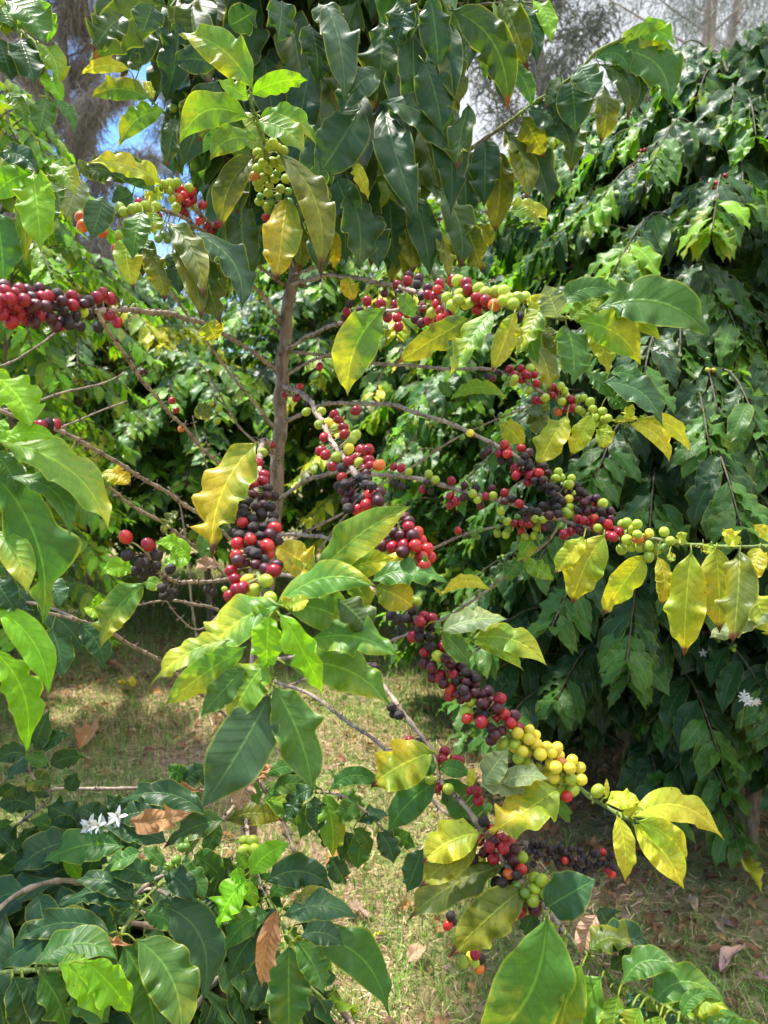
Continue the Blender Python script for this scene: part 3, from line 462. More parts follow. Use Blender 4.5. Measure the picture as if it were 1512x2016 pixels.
# cherries: region | x y colour ... ; G lime, g dark green, Y yellow, O orange, R red, C crimson, D dark purple, K black
BE = """
h b10|300 250 O;440 265 C;230 345 R;300 320 D;378 340 D;505 380 C;240 440 R;495 440 C;395 470 C;290 468 K;222 520 G;205 570 G;290 595 g;395 570 D;535 585 D;605 590 K;540 510 K;425 690 K;500 670 D;565 695 K;295 715 K;215 760 R;290 765 K;480 770 K;600 790 K;385 820 K;225 825 K;290 850 R;590 860 K;610 905 R;285 915 K;395 900 K;495 895 K;200 950 K;475 990 K;565 970 D;620 1030 K;365 1000 D;370 1020 R;240 1060 R;460 1080 K;535 1080 R;230 1180 R;535 1165 R;300 1270 D;420 1270 D;515 1310 D;630 1275 D;175 1330 C;215 1410 C;335 1420 Y;525 1430 G;230 1510 C;290 1500 C;395 1525 G;565 1600 G;170 1575 C;580 80 C;490 155 G;520 90 g;380 1140 K;420 1160 K;350 1080 K;260 980 K;440 620 K;340 640 K;460 1200 K;560 1060 K;350 1160 D;250 1230 D;600 1330 C
m b9|270 30 C;305 60 C;480 15 Y;570 20 C;625 15 C;388 75 G;480 105 C;357 145 C;548 80 C;628 100 C;557 115 G;640 140 C;705 135 O;595 165 C;430 155 K;428 225 R;560 230 K;610 240 K;610 285 K;440 325 D;488 340 D;455 280 K;460 405 D;535 385 K;585 390 K;640 355 R;690 370 K;610 430 R;545 465 R;475 460 K;700 400 D;500 280 K;650 290 K;400 290 K;520 430 D;640 400 K;890 525 D;925 555 D;925 595 C;985 640 R;815 635 D;870 660 D;955 660 D;775 680 D;730 735 D;808 745 C;895 735 C;975 735 R;1060 760 R;1020 820 R;830 835 Y;910 810 Y;1040 880 R;1080 820 R;860 600 K;700 700 C;760 620 D;840 690 K;1010 700 R;950 700 C;800 570 D;880 780 D
3 b9|1112 232 C;1175 202 R;1160 246 C;1200 300 G;1260 298 G;1250 350 G;1287 342 Y;1315 365 G;1325 330 C;1345 360 C;1350 388 C;1270 400 C;1252 122 C;1378 412 G;1394 295 C;1392 392 G;1365 441 Y;1420 450 C;1440 450 C;1310 310 C
y b17|140 105 G;95 205 G;100 275 R;175 225 K;240 130 D;270 240 K;350 100 D;425 75 C;395 175 D;240 310 C;310 10 D;470 235 R;560 250 D;530 320 C;335 375 K;440 400 D;340 485 D;600 370 C;470 520 G;600 420 Y;580 530 G;715 395 Y;710 480 Y;785 530 Y;775 440 Y;610 665 G;705 730 G;825 630 Y;885 565 Y;940 615 Y;990 570 Y;1010 645 Y;1035 720 O;925 730 Y;805 785 G;905 810 Y;780 865 G;1140 690 Y;1118 765 Y;1215 765 Y;1125 875 G;1230 880 Y;1028 865 G;945 925 G;1045 975 G;1150 985 G;1085 1050 R;1395 995 G;960 860 Y;30 30 D;90 60 D;180 20 D;400 260 R;380 440 D;850 900 Y;650 600 Y;980 760 Y
m b17|1035 1265 C;1095 1275 C;790 1255 K;850 1285 K;1085 1330 K;1005 1355 K;910 1275 K;955 1215 K;1010 1300 C;958 1410 C;1010 1420 K;1085 1410 K;1080 1490 K;1175 1490 C;1240 1490 D;985 1150 G;800 1245 K;1190 1440 C
4 b17|195 1220 K;235 1215 D;168 1240 C;217 1256 G;165 1285 D;250 1265 D;195 1300 D;290 1250 D;270 1290 D;310 1300 D;230 1330 C;330 1320 K;200 1340 D;280 1330 C;355 1335 K
6 b17|230 0 C;290 5 K;330 15 D;360 25 D;270 38 R;320 45 K;265 65 C;350 60 D;310 80 D;390 60 D;400 100 D;415 45 D;370 0 K;240 20 D;300 60 D;430 90 D;455 120 D
4 b12|45 516 C;75 520 C;105 535 G;45 580 K;78 592 K;183 545 G;210 566 G;176 578 K;157 605 C;190 610 K;272 570 C;323 588 D;267 630 C;290 650 C;318 637 D;268 665 C;368 600 K;355 620 G;374 645 G;408 630 C;436 628 G;480 618 C;505 640 K;465 687 G;385 665 D;538 660 C;555 690 K;585 685 K;628 668 K;610 690 K;640 670 K;685 675 K;690 700 K;655 705 D;566 715 D;770 720 C;790 725 C;830 720 R;885 742 R;835 755 C;775 765 D;740 770 C;712 780 C;845 755 G;852 800 G;885 785 C;730 700 G;960 735 G;985 760 G;1000 740 G;1005 798 O;975 828 G;938 838 G;1010 830 G;1045 825 G;1105 770 G;1130 806 G;1105 832 g;1045 868 G;1075 840 G;930 770 C;905 790 C;720 690 G;940 740 G;1000 780 G;655 750 K;700 745 g;910 765 C;960 800 G;480 650 D;430 600 D;815 740 C;860 730 D
4 b15|362 775 g;385 760 g;375 790 g;298 766 R;452 775 G;485 780 G;492 730 G;520 738 C;550 735 C;570 715 D;600 720 G;635 722 G;605 755 G;575 740 C;550 770 R;560 790 G;595 785 G;455 750 g;620 790 g;640 750 C;660 740 K;470 720 g;530 715 g;500 755 g;540 795 g;585 735 D
4 b11|480 428 R;458 462 C;490 465 R;415 455 D;397 470 K;470 490 K;545 442 R;575 460 D;560 475 K;500 490 K;545 500 K;520 520 C;580 545 C;615 540 R;575 510 K;635 515 K;525 548 C;555 530 D;572 575 C;600 570 K;630 565 D;625 595 K;655 610 K;680 600 K;690 535 G;680 560 G;700 558 G;725 585 G;742 560 G;735 585 G;733 610 G;733 640 Y;735 672 G;733 700 G;760 590 K;775 610 K;790 620 K;800 650 D;840 640 D;865 660 G;830 685 D;800 690 D;770 690 K;860 690 K;893 690 D;895 720 D;840 665 C;680 640 K;705 650 K;740 620 G;760 640 D;790 655 D;820 640 K;655 590 K;720 620 K;345 383 Y;670 620 K;710 600 D;870 710 D
4 b14|430 300 g;465 313 g;385 342 g;360 342 g;452 348 g;210 340 g;315 400 g;388 365 g
4 b30|412 160 K;435 170 D;455 145 K;500 132 C;545 130 C;520 155 C;560 150 R;570 158 C;580 130 G;598 155 C;605 188 R;578 216 G;515 182 G;490 190 g;520 170 G;600 255 C;625 255 C;640 245 G;665 235 C;668 205 C;690 220 C;715 218 G;705 260 G;740 252 C;725 292 C;748 285 C;690 300 O;765 250 G;790 245 G;770 290 G;785 300 G;800 275 K;815 262 G;825 290 G;810 315 G;835 320 G;862 300 G;870 330 G;835 345 G;865 355 G;885 325 G;720 240 G;480 165 g;700 200 G;545 175 C;640 265 g
2 b1|105 1082 D;145 1090 D;138 1115 K;60 1115 C;65 1148 D;100 1100 C;50 1195 C;90 1175 C;115 1190 C;155 1160 K;180 1155 C;218 1135 R;225 1112 C;278 1098 C;295 1100 G;275 1105 D;330 1110 C;337 1135 C;378 1130 G;255 1165 G;305 1152 G;215 1190 R;160 1205 C;275 1195 G;325 1190 G;345 1185 G;372 1168 C;407 1178 C;440 1195 O;405 1150 G;445 1142 G;478 1142 G;500 1170 G;475 1178 G;532 1167 G;515 1190 G;195 1225 G;262 1235 C;230 1250 R;185 1255 C;240 1280 C;60 1245 C;22 1242 C;65 1280 C;130 1250 D;155 1265 D;100 1225 C;400 1150 G;0 1190 C;10 1150 D;180 1130 D;205 1160 C;230 1215 C;70 1220 C;430 1160 G;360 1140 C;300 1175 G;560 1165 G
1 b1b|1370 1190 K;1437 1180 C;1490 1190 C;1357 1222 C;1350 1245 D;1355 1275 D;1410 1215 K;1450 1215 D;1480 1262 C;1420 1240 D;1500 1220 D;1390 1240 C;1440 1250 D
1 b2|20 1145 C;60 1150 C;75 1135 C;5 1175 C;25 1185 C;60 1195 C;95 1175 C;110 1140 D;125 1165 D;140 1195 D;25 1215 C;75 1230 C;115 1210 D;150 1235 C;45 1260 C;135 1265 D;165 1165 C;190 1160 C;225 1158 K;180 1200 D;245 1180 D;280 1160 C;215 1200 K;245 1215 K;285 1195 C;195 1245 D;260 1250 K;295 1240 K;325 1222 G;315 1280 K;350 1235 K;345 1180 K;380 1165 C;402 1150 C;432 1170 C;425 1235 C;458 1262 C;385 1282 K;220 1275 D;240 1270 C;330 1190 D;350 1210 K;170 1225 D;90 1205 C;5 1230 C;270 1270 K;375 1180 D;40 1170 C;-15 1200 C;100 1250 C;300 1170 D;205 1170 D;380 1190 K
1 b4|640 725 G;665 720 G;692 717 G;672 778 G;688 750 C;715 742 R;750 752 R;720 765 R;700 775 O;740 735 G;735 795 C;752 785 C;793 803 R;710 820 C;690 815 G;685 828 g;720 838 C;780 865 R;755 808 G;810 885 C;885 925 R;830 905 C;660 745 G;850 880 C;915 910 g;930 990 g;950 950 g;990 1020 g
1 b29|618 848 R;612 808 G;570 805 G;545 795 C;540 815 G;485 830 G;520 820 G;470 815 G;590 825 G;640 920 g;620 935 g;655 940 g;455 975 R;325 885 O;318 850 O;400 910 O;470 920 G;635 1095 G;530 1208 G;590 800 G
1 b27|1010 600 G;1055 575 G;1085 578 G;1110 590 G;1070 560 G;1105 625 G;1070 635 G;1010 660 G;1050 665 G;1098 655 G;995 690 O;1030 695 G;1075 700 G;1055 725 G;1100 740 G;1015 735 G;1050 755 G;1090 770 g;1015 790 G;1045 808 G;1085 815 g;1050 825 g;1020 770 g;1135 790 g;1120 700 G;1130 750 g;1040 850 R;1055 880 C;1075 910 R;1070 940 g;1100 850 g;1030 640 G;1085 680 g;1120 650 G;1010 715 G;1065 790 g
1 b28|855 670 g;905 650 g;790 570 g;795 605 g;860 720 g;680 425 G;920 660 g;890 660 g;930 640 g;850 700 g
2 b25|190 665 g;195 700 g;185 635 g;220 710 g;210 680 g;165 680 g
1 b31|1340 640 g;1365 630 g;1378 642 g;1340 655 g;1290 830 K;1300 860 K;1285 885 C;1310 900 K;1275 910 C;1455 965 g;1495 735 g;1360 590 g;1480 770 g;1290 920 C
3 b3|558 145 D;673 257 R;690 294 C;710 366 O
3 b6|190 345 K;185 370 K;160 355 C;215 350 C;210 372 K;265 475 g
3 b7|322 503 g;350 555 g;380 560 g;405 562 g;425 580 g;380 600 g;375 580 g
3 b20|492 790 R;580 820 C;500 862 K;615 862 K;545 890 K;610 903 K;565 925 K;575 895 K;668 915 K;560 945 K;655 1005 K;665 1025 K;640 1020 K;635 990 K;810 995 K;840 1005 K;680 1010 K;590 925 K;535 920 K
3 b33|828 268 G;858 285 G;850 335 G;880 995 G
0 b18|775 1405 K;786 1408 K;738 1314 K;728 1312 K;806 1458 C;822 1462 K;875 1480 C;895 1495 C;905 1497 C;870 1495 C;888 1508 K;860 1550 C;880 1570 K;770 1392 K
6 b18b|350 435 C;370 440 C;378 478 C;415 505 g;400 560 K;380 632 C;430 595 R;400 680 D;437 705 C;465 630 C;440 640 D;475 665 C;520 670 D;490 660 C;545 700 G;545 748 R;495 765 O;345 600 g;325 570 K;510 710 D;530 770 K;525 810 g;597 780 G;625 790 G;596 825 G;635 835 G;547 858 G;592 870 G;570 898 G;655 975 G;520 890 K;540 915 C;600 905 D;450 800 K;470 800 K;355 705 K;385 710 Y;460 640 D;500 640 R;420 660 C;610 800 g;560 840 g;575 870 g;490 690 C;260 432 G;190 400 G;560 740 K;520 740 K
6 b19|258 966 R;270 930 K;275 950 K;322 1110 G;365 1112 G;390 1098 K;365 1078 C;380 1135 O;350 1090 Y
6 b24|590 640 K;610 655 K;630 650 K;600 680 K;655 680 K;645 710 K;680 670 K;695 675 K;715 682 K;740 668 K;740 700 K;720 695 K;690 722 K;715 712 R;775 675 K;790 700 K;780 715 K;760 740 K;810 725 K;800 755 K;830 685 K;820 745 K;845 690 K;865 680 R;880 725 K;910 740 K;905 690 K;885 750 C;900 765 R;575 680 K;735 725 K;855 725 K;620 690 K;585 660 K;675 700 K;700 660 K;770 755 K;840 735 K;890 700 K;660 665 K
"""
BE_LOW = """
5 s4|957 635 G;988 635 G;957 672 G;995 668 G
5 s2|715 662 g;738 638 g;690 712 g;660 738 g;730 660 g
6 s8|60 630 g;40 635 g;50 660 g
"""
# ------------------------------------------------------------------ plants traced from the photograph
BCOL = {  # first colour, dryness, second colour, share
 'G': ((.34, .46, .035), 0, (.50, .50, .04), .5), 'g': ((.13, .26, .035), 0, (.22, .34, .05), .4), 'Y': ((.70, .60, .045), 0, (.74, .50, .04), .45),
 'O': ((.64, .13, .03), 0, (.68, .36, .05), .6), 'R': ((.46, .016, .020), 0, (.60, .10, .03), .35), 'C': ((.27, .007, .022), .03, (.42, .014, .020), .6),
 'D': ((.055, .006, .014), .35, (.13, .010, .018), .5), 'K': ((.019, .013, .012), 1, (.045, .014, .014), .5),
}
def sphere_grid(nr=12, ns=16):
    key = ('s', nr, ns)
    if key not in GRID:
        th = np.linspace(0, math.pi, nr+1)[:, None]; ph = (np.arange(ns)/ns*2*math.pi)[None]
        # a narrow navel at the far pole
        x = np.sin(th)*np.cos(ph); y = np.sin(th)*np.sin(ph); z = np.cos(th)*np.ones_like(ph)
        V = np.stack([x, y, z], -1).reshape(-1, 3)
        i = np.arange(nr)[:, None]*ns; j = np.arange(ns)[None]; j2 = (j+1) % ns
        q = np.stack([i+j, i+ns+j, i+ns+j2, i+j2], -1).reshape(-1, 4)
        GRID[key] = (V, q, th.repeat(ns, 1).ravel())
    return GRID[key]
SG_TH = None
def berry(mb, c, r, code, axis, rng, fine=True):
    V, q, th = sphere_grid(14, 18) if fine else sphere_grid(8, 12)
    b = BCOL[code]; axis = norm(axis)
    a = norm(np.cross(axis, np.array([.31, .52, .8]))); bb = np.cross(axis, a)
    el = 1.03+rng.uniform(.0, .16); fl = 1-rng.uniform(0, .08)
    rad = np.ones(len(V))
    rad -= .10*np.exp(-((math.pi-th)/.16)**2)            # navel pit
    rad += .018*np.exp(-((math.pi-th-.27)/.09)**2)       # its ring
    rad -= .05*np.exp(-(th/.25)**2)
    if code == 'K' or (code == 'D' and rng.random() < .5):
        p = rng.uniform(0, 6); k = rng.randint(3, 6)
        ang = np.arctan2(V[:, 1], V[:, 0])
        w = (.085 if code == 'K' else .05)
        rad += w*np.sin(ang*k+p+th*2)*np.sin(th)+w*.5*np.sin(ang*(k*2+1)+p*3)*np.sin(th)
        rad *= .96
    W = V*rad[:, None]*r
    X = c+np.outer(W[:, 0], a)+np.outer(W[:, 1]*fl, bb)+np.outer(W[:, 2]*el, axis)
    f = rng.uniform(.8, 1.22); col = np.empty((len(V), 4)); col[:, :3] = np.array(b[0])*f; col[:, 3] = b[1]
    d = math.pi-th
    m = np.clip(1-np.abs(d-.10)/.15, 0, 1)[:, None]*(.75 if code != 'K' else .2)
    col[:, :3] = col[:, :3]*(1-m)+np.array((.20, .12, .04))*m
    col2 = np.empty((len(V), 4)); col2[:, :3] = np.array(b[2])*f; col2[:, 3] = b[3]*rng.uniform(.3, 1.5)
    mb.add(X, q, col, col2)

def parse(txt):
    for ln in txt.strip().splitlines():
        head, body = ln.split('|'); head = head.split()
        yield head, [e.split() for e in body.split(';')]

class Plant:
    def __init__(s, root, seed=1):
        s.root = root; s.br = {}; s.mb = {}; s.leaves = []; s.berries = []; s.fol = MB(); s.rng = random.Random(seed); s.seed = seed
    def branch(s, name, pts, r0, r1, green=0., world=False, scraps=True):
        w = np.array([P(*p) for p in pts]) if not world else np.array(pts)
        mb = MB(); rad = np.linspace(r0, r1, len(w))*.001
        q, rr = branch_tube(mb, w, rad, green, seed=len(s.br)*7+s.seed, scraps=scraps)
        pr = np.array([proj(p) for p in q])
        s.br[name] = (q, rr, pr); s.mb[name] = mb
    def near(s, name, px, py):
        q, rr, pr = s.br[name]
        d = np.hypot(pr[:, 0]-px, pr[:, 1]-py); i = int(d.argmin()); return i, d[i], q[i], rr[i], pr[i, 2]
    def add_leaves(s, txt):
        for (reg, br, dep), items in parse(txt):
            dep = float(dep)
            for li_, it in enumerate(items):
                bx, by, tx, ty, w, bend = map(float, it[:6]); k = it[6]; rng = s.rng
                z = OFF[reg][2]; B2 = cv(reg, bx, by); T2 = cv(reg, tx, ty); w /= z
                i, dpx, bp, brr, bd = s.near(br, *B2)
                d = bd-.004 if dpx < 45 and dep > bd-.015 else dep
                if abs(d-dep) > .35: d = dep
                d0 = d+rng.uniform(-.005, .005)+(li_-len(items)/2)*.003
                B2, T2 = (B2[0]-(T2[0]-B2[0])*.02, B2[1]-(T2[1]-B2[1])*.02), (T2[0]+(T2[0]-B2[0])*.05, T2[1]+(T2[1]-B2[1])*.05)
                Lr = math.hypot(T2[0]-B2[0], T2[1]-B2[1])*d/F
                d1 = d0+rng.uniform(-.38, .18)*Lr
                B = P(B2[0], B2[1], d0); T = P(T2[0], T2[1], d1)
                view = norm(CAM-(B+T)/2); a = norm(T-B); sd = norm(np.cross(a, view)); n = np.cross(sd, a)
                if n@view < 0: n = -n
                tl = R(rng.choice((-1, 1))*rng.uniform(3, 36)); 
                if sd[2]*math.sin(tl) < 0 and rng.random() < .7: tl = -tl
                n2 = n*math.cos(tl)+sd*math.sin(tl); 
                if n2[2] < -.1 and k not in 'UV': tl = -tl; n2 = n*math.cos(tl)+sd*math.sin(tl)
                width = 1.12*w*d/F/max(.72, math.cos(tl)); width = min(width, Lr*1.1+.02)
                ss = norm(np.cross(a, n2)); 
                sx = ss@(RT)*1.0; 
                # bend is measured in the picture: + is the side (dy, -dx)
                pd = np.array([T2[1]-B2[1], -(T2[0]-B2[0])]); pd = pd/ (np.hypot(*pd)+1e-6)
                sgn = 1 if (ss@RT)*pd[0]+(-(ss@UP))*pd[1] > 0 else -1
                mb = MB()
                v, q, uv = leaf_verts(B, T, ss, n2, width, bend*sgn, rng.uniform(.03, .10), rng.uniform(.8, 1.6)*(.6 if k in 'GS' else 1.15 if k in 'yOUVQ' else 1.0), 34, 12, rng.uniform(.04, .2), rng, 10.0, rng.uniform(-.45, .45), 1.9 if k in 'yOQUBCYV' else .8)
                c, c2 = leafcol(k, uv, rng, .12); mb.add(v, q, c, c2, uv)
                if dpx < 45 and np.linalg.norm(bp-B) < .12:
                    mid = (bp+B)/2+np.array([0, 0, .004]); pc = (.30, .36, .05, 0)
                    pts, rr = catmull([bp, mid, B+(T-B)*.03], [.0014, .0011, .0010], 3)
                    tube(mb, pts, rr, pc, 5)
                    mb.uv[-1] = np.full((len(mb.v[-1]), 2), (.12, .8)) 
                s.leaves.append((Lr*width*(F/d)**2, br, mb))
    def add_berries(s, txt, r0=.0077):
        for (reg, br), items in parse(txt):
            placed = []
            for it in items:
                x, y, code = float(it[0]), float(it[1]), it[2]; rng = s.rng
                px, py = cv(reg, x, y)
                i, dpx, bp, brr, bd = s.near(br, px, py)
                r = r0*(.93 if br == 'b2' else 1)*rng.uniform(.9, 1.1)*{'K': .94, 'g': .84, 'D': .97}.get(code, 1.0)
                lat = dpx*bd/F; rest = r+brr+.001
                base = -math.sqrt(max(0, rest**2-lat**2)) if lat < rest else -.002
                best = None
                for o in (0, .004, -.004, .008, -.008, .013, -.012, .018, -.016, .024, -.02, .03):
                    c = P(px, py, bd+base+o)
                    pen = sum(max(0, (r+rr_)*.93-np.linalg.norm(c-cc)) for cc, rr_ in placed)+abs(o)*.03
                    if np.linalg.norm(c-bp) < r*.9: pen += .002
                    if best is None or pen < best[0]: best = (pen, c, o)
                c = best[1]; placed.append((c, r))
                mb = MB(); out = norm(c-bp)
                ax = norm(out+np.array([rng.uniform(-.5, .5), rng.uniform(-.5, .3), rng.uniform(-.5, .3)]))
                berry(mb, c, r, code, -ax*-1 if False else -(-ax), rng)
                # short stalk
                if np.linalg.norm(c-bp) < .05:
                    tube(s.mb[br], np.array([bp, (bp+c)/2+np.array([0, 0, .001]), c-ax*r*.6]), [.0012, .0011, .0013], (.30, .26, .09, 0) if code in 'GgYORC' else (.10, .065, .04, 0), 5)
                s.berries.append((r*F/proj(c)[2], br, mb))
            n0 = len(placed)
            for c, r in placed[:n0]:
                near_ = sum(1 for cc, rr_ in placed[:n0] if np.linalg.norm(cc-c) < 2.6*r)
                if near_ < 5: continue
                px, py, dd = proj(c); i, dpx, bp, brr, bd = s.near(br, px, py)
                c3 = c+2*(bp-c)*rng.uniform(.75, 1.0)+np.array([rng.uniform(-1, 1), rng.uniform(-1, 1), rng.uniform(-1, 1)])*.004; c3 = c3+norm(c3-CAM)*.004
                if min(np.linalg.norm(cc-c3)/(r+rr_) for cc, rr_ in placed) < .9: continue
                mb = MB(); berry(mb, c3, r, rng.choice('DKDC' if max(set(x[2] for x in items), key=[x[2] for x in items].count) in 'KDC' else 'GYG'), norm(c3-bp), rng, False)
                placed.append((c3, r)); s.berries.append((r*F/proj(c3)[2]*.5, br, mb))
    def finish(s, n_leaf=100, n_berry=100, extra=None):
        objs = {}
        for k, mb in s.mb.items(): objs[k] = mb.build('branch', M_BARK, s.root)
        s.leaves.sort(key=lambda t: -t[0]); s.berries.sort(key=lambda t: -t[0])
        for _, br, mb in s.leaves[:n_leaf]: mb.build('leaf', M_LEAF, objs[br])
        rest = s.fol
        for _, br, mb in s.leaves[n_leaf:]: rest_merge(rest, mb)
        for _, br, mb in s.berries[:n_berry]: mb.build('coffee_cherry', M_BERRY, objs[br])
        rb = MB()
        for _, br, mb in s.berries[n_berry:]: rest_merge(rb, mb)
        o = rest.build('foliage', M_LEAF, s.root); 
        if o: tag(o, kind='stuff')
        o = rb.build('small_cherries', M_BERRY, s.root)
        if o: tag(o, kind='stuff')
        return objs
def rest_merge(a, b):
    for v, q, c, c2, uv in zip(b.v, b.q, b.c, b.c2, b.uv):
        off0 = 0
    n0 = a.n
    for v, q, c, c2, uv in zip(b.v, b.q, b.c, b.c2, b.uv):
        a.v.append(v); a.q.append(q+n0); a.c.append(c); a.c2.append(c2); a.uv.append(uv); a.n += len(v)

def leafy_branch(mb_leaf, pts, rng, kinds, size=(.10, .15), start=.25, spacing=.04, droop=.6, res=(10, 4), accept=None, tipk=None, petmb=None):
    """pairs of drooping leaves along a branch given as sampled points"""
    pts = np.asarray(pts); seg = np.linalg.norm(np.diff(pts, axis=0), axis=1); s = np.concatenate([[0], np.cumsum(seg)]); L = s[-1]
    d = L*start
    k = 0
    while d < L:
        p = np.array([np.interp(d, s, pts[:, a]) for a in range(3)])
        e = min(d+.01, L); p2 = np.array([np.interp(e, s, pts[:, a]) for a in range(3)]); p1 = np.array([np.interp(e-.012, s, pts[:, a]) for a in range(3)])
        t = norm(p2-p1); side = norm(np.cross(t, np.array([0, 0, 1.0]))); f = d/L
        for sg in (-1, 1):
            if rng.random() < .06: continue
            ln = rng.uniform(*size)*(1-.35*max(0, f-.8)/.2)
            dirn = norm(side*sg*rng.uniform(.6, 1.0)+t*rng.uniform(.3, .8)+np.array([0, 0, -1])*droop*rng.uniform(.5, 1.7)*(1-.5*max(0, f-.7)/.3)+np.array([rng.uniform(-.2, .2), rng.uniform(-.2, .2), rng.uniform(-.1, .2)]))
            T = p+dirn*ln; B = p+dirn*.008
            th_ = norm(np.array([t[0], t[1], 0])); nh = norm(np.array([0, 0, .55])+th_*rng.uniform(.5, 1.1)+side*sg*rng.uniform(.2, .8)+np.array([rng.uniform(-.3, .3), rng.uniform(-.3, .3), 0]))
            if accept is not None and not accept(B, T): continue
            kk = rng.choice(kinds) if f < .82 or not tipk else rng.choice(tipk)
            put_leaf(mb_leaf, B, T, nh, ln*rng.uniform(.31, .40), kk, rng.uniform(-.06, .06), rng.uniform(.05, .14), rng.uniform(.9, 1.7), res[0], res[1], rng.uniform(.1, .35), rng, rng.uniform(-.4, .4))
        d += spacing*rng.uniform(.8, 1.2)*(1-.35*max(0, f-.8)/.2); k += 1
    # the tip pair, young and upright
    if tipk:
        t = norm(pts[-1]-pts[-2])
        for sg in (-1, 1):
            side = norm(np.cross(t, np.array([.1, .1, 1.0])))
            T = pts[-1]+norm(t+side*sg*.6+np.array([0, 0, .3]))*rng.uniform(.05, .09)
            if accept is None or accept(pts[-1], T):
                put_leaf(mb_leaf, pts[-1], T, np.array([0, 0, 1.0]), .025, rng.choice(tipk), 0, .06, .6, res[0], res[1], .3, rng)

# ---- the main tree
base_main = P(540, 1890, 1.9); base_main[2] = 0
main = empty('coffee_tree', base_main, 'bare-trunked coffee tree hung with red, black and yellow cherry clusters, filling the middle', 'coffee tree')
TR = [(500,1890,1.9),(488,1650,1.9),(498,1400,1.9),(525,1150,1.9),(545,950,1.9),(552,800,1.9),(556,720,1.9),(568,600,1.9),(590,440,1.9),(592,200,1.9),(600,0,1.9),(606,-200,1.9),(610,-500,1.9)]
tw = np.array([P(*p) for p in TR]); tw[0][2] = -.03
mbt = MB(); p, r = catmull(tw, np.array([.022, .020, .0195, .0185, .0172, .0166, .016, .015, .0145, .0125, .010, .008, .005]), 14)
q = p+np.stack([np.sin(np.arange(len(p))*.5), np.cos(np.arange(len(p))*.37), np.zeros(len(p))], 1)*.0025
r = r*(1+.07*np.sin(np.arange(len(p))*.9)+.05*np.sin(np.arange(len(p))*2.3))
tube(mbt, q, r, (.22, .155, .10, 1), 14)
# dead stubs and bark ridges on the trunk
rg = random.Random(3)
for k in range(26):
    i = rg.randint(20, len(q)-30); dd = norm(np.array([rg.uniform(-1, 1), rg.uniform(-1, .4), rg.uniform(-.2, .5)]))
    tube(mbt, np.array([q[i], q[i]+dd*(r[i]+.006), q[i]+dd*(r[i]+rg.uniform(.012, .03))+np.array([0, 0, .004])]), [.004, .003, .0015], (.16, .11, .075, 1), 6)
mbt.build('trunk', M_BARK, main)
mp_ = Plant(main, 1)
for k, (pts, r0, r1, g) in BR.items(): mp_.branch(k, pts, r0, r1, g)
mp_.add_leaves(LV)
rg = random.Random(77); extra = {}
for gx_ in range(625, 990, 62):          # the long drooping leaves that curtain the front of the crown
    for gy_ in range(30, 400, 92):
        x_ = gx_+rg.uniform(-26, 26); y_ = gy_+rg.uniform(-40, 40)
        if 890 < x_ < 1000 and 20 < y_ < 330: continue
        L_ = rg.uniform(165, 235); if_ = rg.uniform(-.22, .30)
        tx_ = x_+L_*if_; ty_ = y_+L_*math.cos(if_)
        if ty_ > 560 or (tx_ > 890 and 100 < ty_ < 340): continue
        br_n = min(('b25', 'b26', 'b31', 'b27'), key=lambda n_: mp_.near(n_, x_, y_)[1])
        extra.setdefault((br_n, round(rg.uniform(1.28, 1.6), 1)), []).append('%.0f %.0f %.0f %.0f %.0f %.2f %s' % (x_, y_, tx_, ty_, rg.uniform(48, 68), rg.uniform(-.08, .12), rg.choice('DDDDGDVVUD')))
for (x_, y_, tx_, ty_) in ((230, -10, 205, 120), (300, -20, 330, 120), (380, 10, 420, 170), (460, -10, 470, 150), (560, 20, 600, 210), (400, 150, 360, 330), (440, 330, 400, 520), (480, 400, 500, 560), (560, 250, 610, 420), (590, 360, 580, 520), (600, 120, 640, 300), (350, 60, 300, 200), (520, 110, 540, 260), (430, 230, 380, 380)):
    extra.setdefault(('b28', 1.5), []).append('%d %d %d %d %d %.2f %s' % (x_, y_, tx_, ty_, rg.uniform(50, 70), rg.uniform(-.08, .1), rg.choice('DDDGVV')))
mp_.add_leaves('\n'.join('0 %s %.2f|%s' % (k_[0], k_[1], ';'.join(v_)) for k_, v_ in extra.items()))
mp_.add_berries(BE)
# the dense upper crown: real branches with drooping leaf pairs, reaching well above the picture
def inpoly(x, y, poly):
    c = False; j = len(poly)-1
    for i in range(len(poly)):
        if (poly[i][1] > y) != (poly[j][1] > y) and x < (poly[j][0]-poly[i][0])*(y-poly[i][1])/(poly[j][1]-poly[i][1])+poly[i][0]: c = not c
        j = i
    return c
OPEN = [[(-300, -100), (175, -100), (185, 140), (300, 130), (335, 180), (330, 330), (400, 420), (460, 560), (500, 640), (-300, 640)],
        [(900, 560), (905, 460), (880, 330), (930, 300), (1010, 200), (1040, 90), (1100, -100), (1700, -100), (1700, 2016), (-300, 2016), (-300, 560), (480, 545), (600, 500), (760, 560)],
        [(905, 130), (985, 190), (990, 240), (930, 290), (900, 240)], [(620, 190), (680, 190), (660, 240), (610, 235)]]
def acc(B, T):
    for w in (B, T, (B+T)/2):
        x, y, d = proj(w)
        if d < .3: return False
        if d < 1.0 and y > -250: return False
        if any(inpoly(x, y, pl) for pl in OPEN): return False
    return True
rg = random.Random(11); nb = 0
